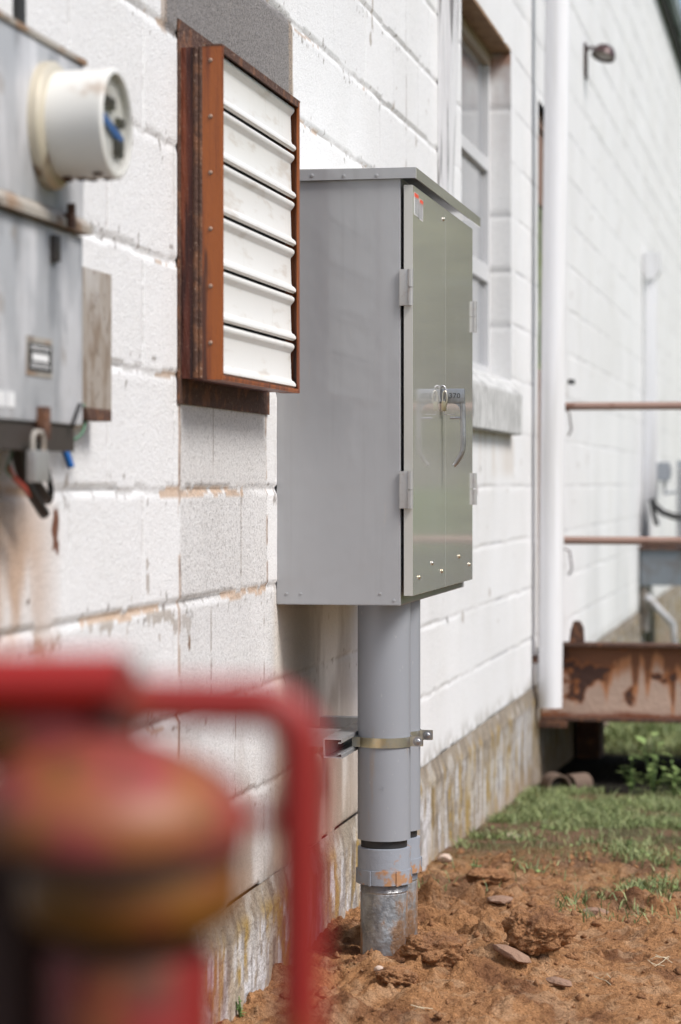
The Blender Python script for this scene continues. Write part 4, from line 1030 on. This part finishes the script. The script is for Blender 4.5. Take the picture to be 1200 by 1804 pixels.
# weed plant
def weed(px, py, D, hpx, nst, label, seed):
    rg = random.Random(seed); b = PD(px, py, D); b.z = gz(b.x, b.y)
    H_ = hpx*D/F_PX
    t = thing('weed', b, label, 'weed', None)
    sm = MB(); V = []; Fc = []; fac = []
    for s_ in range(nst):
        le = H_*rg.uniform(.35, 1.0) if s_ else H_
        an = rg.uniform(0, 6.28); sp_ = rg.uniform(.1, .5) if s_ else .1
        pts = [b + Vector((math.cos(an)*sp_*le*t_**1.3, math.sin(an)*sp_*le*t_**1.3, le*t_)) for t_ in (0,.25,.5,.75,1)]
        sm.tube(pts, [.003,.0027,.0023,.0018,.001], 6)
        nl = 7
        for l_ in range(nl):
            tt = .2 + .8*l_/(nl-1); i0 = min(3, int(tt*4)); fr_ = tt*4-i0
            p = pts[i0].lerp(pts[i0+1], fr_); a2 = l_*2.4 + rg.uniform(-.4,.4)
            L = H_*rg.uniform(.22,.38); w = L*.19; up = rg.uniform(-.1,.6)
            d = Vector((math.cos(a2), math.sin(a2), up)).normalized(); sd_ = d.cross(Vector((0,0,1))).normalized()
            k0_ = len(V); c_ = rg.uniform(.1,1)
            for (f_, ww, dr_) in ((0,.1,0),(.3,1,.0),(.65,.85,-.06),(1,.02,-.22)):
                for sg in (-1,1): V.append(p + d*L*f_ + sd_*w*ww*sg + Vector((0,0,dr_*L))); fac.append(c_)
            for f_ in range(3):
                a_ = k0_+f_*2; Fc += [(a_, a_+1, a_+3), (a_, a_+3, a_+2)]
    sm.build('stem', M['weed'], t)
    link_mesh('foliage', tri_mesh('foliage', np.array([tuple(v) for v in V]), np.array(Fc), np.array(fac)), M['weed'], t)
weed(1150, 1410, 9.15, 108, 5, 'leafy green weed standing in the dark below the rusty beam', 3)
weed(1188, 1418, 9.1, 62, 6, 'low broad leafed weed at the right edge under the beam', 5)
weed(1112, 1404, 9.3, 58, 5, 'small weed left of the tall leafy weed', 8)

weed(424, 1796, 4.62, 34, 4, 'tiny green seedling at the foot of the foundation in the foreground', 11)
weed(1108, 1512, 7.2, 26, 5, 'little green weed clump in the bare clay short of the grass', 12)
weed(838, 1545, 6.6, 34, 6, 'low dull green weed clump on the clay right of the conduits', 14)
# ================================================================== RED HYDRANT (foreground)
HD = 1.0; hC = PD(232, 1400, HD); kpx = HD/F_PX
def hzp(py): return ZC + (HY-py)*kpx
hy_ = thing('fire_hydrant', (hC.x, hC.y, 0), 'blurred red and mustard hydrant with a domed cap in the foreground', 'hydrant')
c0 = (hC.x, hC.y, 0)
dC = PD(188, 1400, HD); dc0 = (dC.x, dC.y, 0)
MB().lathe(dc0, [(248*kpx, hzp(1475)), (254*kpx, hzp(1445)), (250*kpx, hzp(1420)), (236*kpx, hzp(1392)), (206*kpx, hzp(1362)), (165*kpx, hzp(1336)), (118*kpx, hzp(1314)), (66*kpx, hzp(1298)), (30*kpx, hzp(1288)), (0, hzp(1286))], 64).build('dome', M['hyd_dome'], hy_, smooth=60)
MB().lathe(dc0, [(215*kpx, hzp(1512)), (246*kpx, hzp(1502)), (248*kpx, hzp(1476))], 64).build('rim', M['hyd_dark'], hy_, smooth=40)
MB().lathe(c0, [(150*kpx, hzp(1640)), (180*kpx, hzp(1622)), (196*kpx, hzp(1600)), (196*kpx, hzp(1520)), (188*kpx, hzp(1509))], 64).build('band', M['hyd_must'], hy_, smooth=40)
MB().lathe(c0, [(128*kpx, hzp(1672)), (128*kpx, hzp(1641))], 48).build('neck', M['hyd_dark'], hy_, smooth=40)
MB().lathe(c0, [(148*kpx, -.02), (148*kpx, hzp(1690)), (142*kpx, hzp(1673))], 64).build('barrel', M['hyd_red'], hy_, smooth=40)
st_ = PD(208, 1240, HD)
MB().tube([(st_.x, st_.y, hzp(1318)), (st_.x, st_.y, hzp(1165))], [48*kpx, 40*kpx], 20).build('stem', M['hyd_dark'], hy_, smooth=40)
MB().tube([PD(-260, 1205, HD), PD(222, 1202, HD)], 54*kpx, 24).build('cross_bar', M['hyd_bar'], hy_, smooth=40)
MB().sphere(PD(60, 1290, HD+.02), 165*kpx, (1,.6,.5), 3).build('boss', M['hyd_dome'], hy_, smooth=180)
hp_ = [PD(215, 1236, HD), PD(330, 1238, HD), PD(440, 1240, HD)]
for k in range(7):
    a_ = math.pi/2*k/6; hp_.append(PD(455+75*math.sin(a_), 1315-75*math.cos(a_), HD))
hp_ += [PD(530, 1450, HD), PD(529, 1650, HD), PD(527, 1804, HD)]
lo = PD(527, 1804, HD); hp_.append(Vector((lo.x, lo.y, -.02)))
MB().tube(hp_, 43*kpx, 20).build('bent_pipe', M['hyd_pipe'], hy_, smooth=60)
MB().tube([PD(420, 1442, HD), PD(525, 1442, HD)], 17*kpx, 14).build('side_lug', M['hyd_red'], hy_, smooth=60)
lf = PD(10, 1600, HD+.05)
MB().tube([(lf.x, lf.y, -.02), (lf.x, lf.y, hzp(1440))], 112*kpx, 20).build('side_column', M['hyd_dark'], hy_, smooth=60)

# ================================================================== TREES (beyond the yard; the cabinet doors mirror them)
def make_tree(seed, H_, name='broadleaf_tree'):
    rg = random.Random(seed); nr = np.random.RandomState(seed)
    t = thing(name, (0,0,0), 'tree', 'tree')
    tr = MB(); tr.tube([(0,0,-.2), (.05,.02,H_*.25), (-.05,.1,H_*.5), (.05,0,H_*.8)], [H_*.03,H_*.023,H_*.016,H_*.005], 10)
    cl = []
    for k in range(16):
        a = k*2.4; z0_ = H_*rg.uniform(.2,.62); L = H_*rg.uniform(.18,.34)
        e = Vector((math.cos(a)*L, math.sin(a)*L, z0_ + L*rg.uniform(.2,.8)))
        tr.tube([(0,0,z0_), e*.5 + Vector((0,0,z0_*.5)), e], [H_*.009,H_*.006,H_*.002], 6); cl.append((e, H_*rg.uniform(.09,.16)))
    for k in range(26):
        a = rg.uniform(0,6.28); r_ = H_*rg.uniform(0,.30); z_ = H_*rg.uniform(.12,.95); r_ *= math.sqrt(max(.1, 1-((z_/H_-.5)/.55)**2))
        cl.append((Vector((math.cos(a)*r_, math.sin(a)*r_, z_)), H_*rg.uniform(.07,.14)))
    tr.build('trunk', M['bark'], t, smooth=60)
    V = []; n = 260; fac = []
    for c_, r_ in cl:
        d = nr.normal(size=(n,3)); d /= np.linalg.norm(d, axis=1)[:,None]; d *= (nr.uniform(.3,1,n)**.5)[:,None]*r_; d[:,2] *= .75
        p = np.array(c_) + d; s_ = nr.uniform(.05,.11,n)[:,None]*H_/8
        u = nr.normal(size=(n,3)); u /= np.linalg.norm(u,axis=1)[:,None]; w = np.cross(u, nr.normal(size=(n,3))); w /= np.linalg.norm(w,axis=1)[:,None]
        V.append(np.stack([p-u*s_, p+w*s_*.6, p+u*s_, p-w*s_*.6], 1).reshape(-1,3)); base_ = nr.uniform(0,.6)
        fac.append(np.repeat(np.clip(base_+nr.uniform(-.15,.4,n),0,1),4))
    V = np.concatenate(V); fac = np.concatenate(fac); m = len(V)//4; i = np.arange(m)[:,None]*4
    link_mesh('crown', tri_mesh('crown', V, np.concatenate([i+np.array([0,1,2]), i+np.array([0,2,3])]), fac), M['tree'], t)
    return t
protos = [make_tree(1, 8), make_tree(2, 10), make_tree(3, 7)]
spots = [(3.2,27,0,1.0,40),(6.6,31,1,1.0,10),(10.5,27,2,1.1,80),(14.5,33,0,1.2,120),(1.0,38.5,1,1.0,200),(8.5,40,2,1.5,30),(19,30,1,1.1,60),(24,24,0,1.2,20),(5.0,46,1,1.2,90),(30,14,2,1.4,0),(29,3,1,1.1,50),(24,-9,0,1.2,170)]
kinds = ['spreading green tree beyond the end of the yard', 'tall green tree beyond the end of the yard', 'small round green tree beyond the end of the yard']
used = set()
for (x_, y_, k_, s_, rz_) in spots:
    src = protos[k_]
    if k_ not in used: used.add(k_); r_ = src
    else:
        r_ = src.copy(); col.objects.link(r_)
        for ch in src.children:
            c_ = ch.copy(); col.objects.link(c_); c_.parent = r_
    r_.location = (x_, y_, -.26); r_.scale = (s_,)*3; r_.rotation_euler = (0,0,R(rz_)); r_['label'] = kinds[k_]; r_['group'] = 'trees around the yard'; r_['category'] = 'tree'

# ================================================================== LIGHT, WORLD, CAMERA
w = bpy.data.worlds.new('World'); sc.world = w; w.use_nodes = True
nt = w.node_tree; bg = nt.nodes['Background']
sky = nt.nodes.new('ShaderNodeTexSky'); sky.sky_type = 'NISHITA'; sky.sun_disc = False
SUN_EL, SUN_AZ = R(50), R(112)      # azimuth from +Y towards +X
sky.sun_elevation = SUN_EL; sky.sun_rotation = SUN_AZ; sky.air_density = 1.0; sky.dust_density = 2.2; sky.ozone_density = .6
nt.links.new(sky.outputs[0], bg.inputs[0]); bg.inputs[1].default_value = .15
sd = bpy.data.lights.new('sun', 'SUN'); sd.energy = 3.5; sd.angle = R(20); sd.color = (1, .97, .935)
so = bpy.data.objects.new('sun', sd); col.objects.link(so)
dirv = Vector((math.sin(SUN_AZ)*math.cos(SUN_EL), math.cos(SUN_AZ)*math.cos(SUN_EL), math.sin(SUN_EL)))
so.rotation_euler = dirv.to_track_quat('Z', 'Y').to_euler()
cd = bpy.data.cameras.new('camera'); co = bpy.data.objects.new('camera', cd); col.objects.link(co); sc.camera = co
cd.sensor_fit = 'VERTICAL'; cd.sensor_height = 36; cd.sensor_width = 24; cd.lens = F_PX/1804*36
cd.shift_y = -(902-HY)/1804; cd.clip_start = .05; cd.clip_end = 2000
co.location = (CAMX, 0, ZC); co.rotation_euler = (R(90), 0, TH)
cd.dof.use_dof = True; cd.dof.focus_distance = 5.1; cd.dof.aperture_fstop = 3.9
sc.view_settings.view_transform = 'Standard'; sc.view_settings.look = 'None'; sc.view_settings.exposure = 0
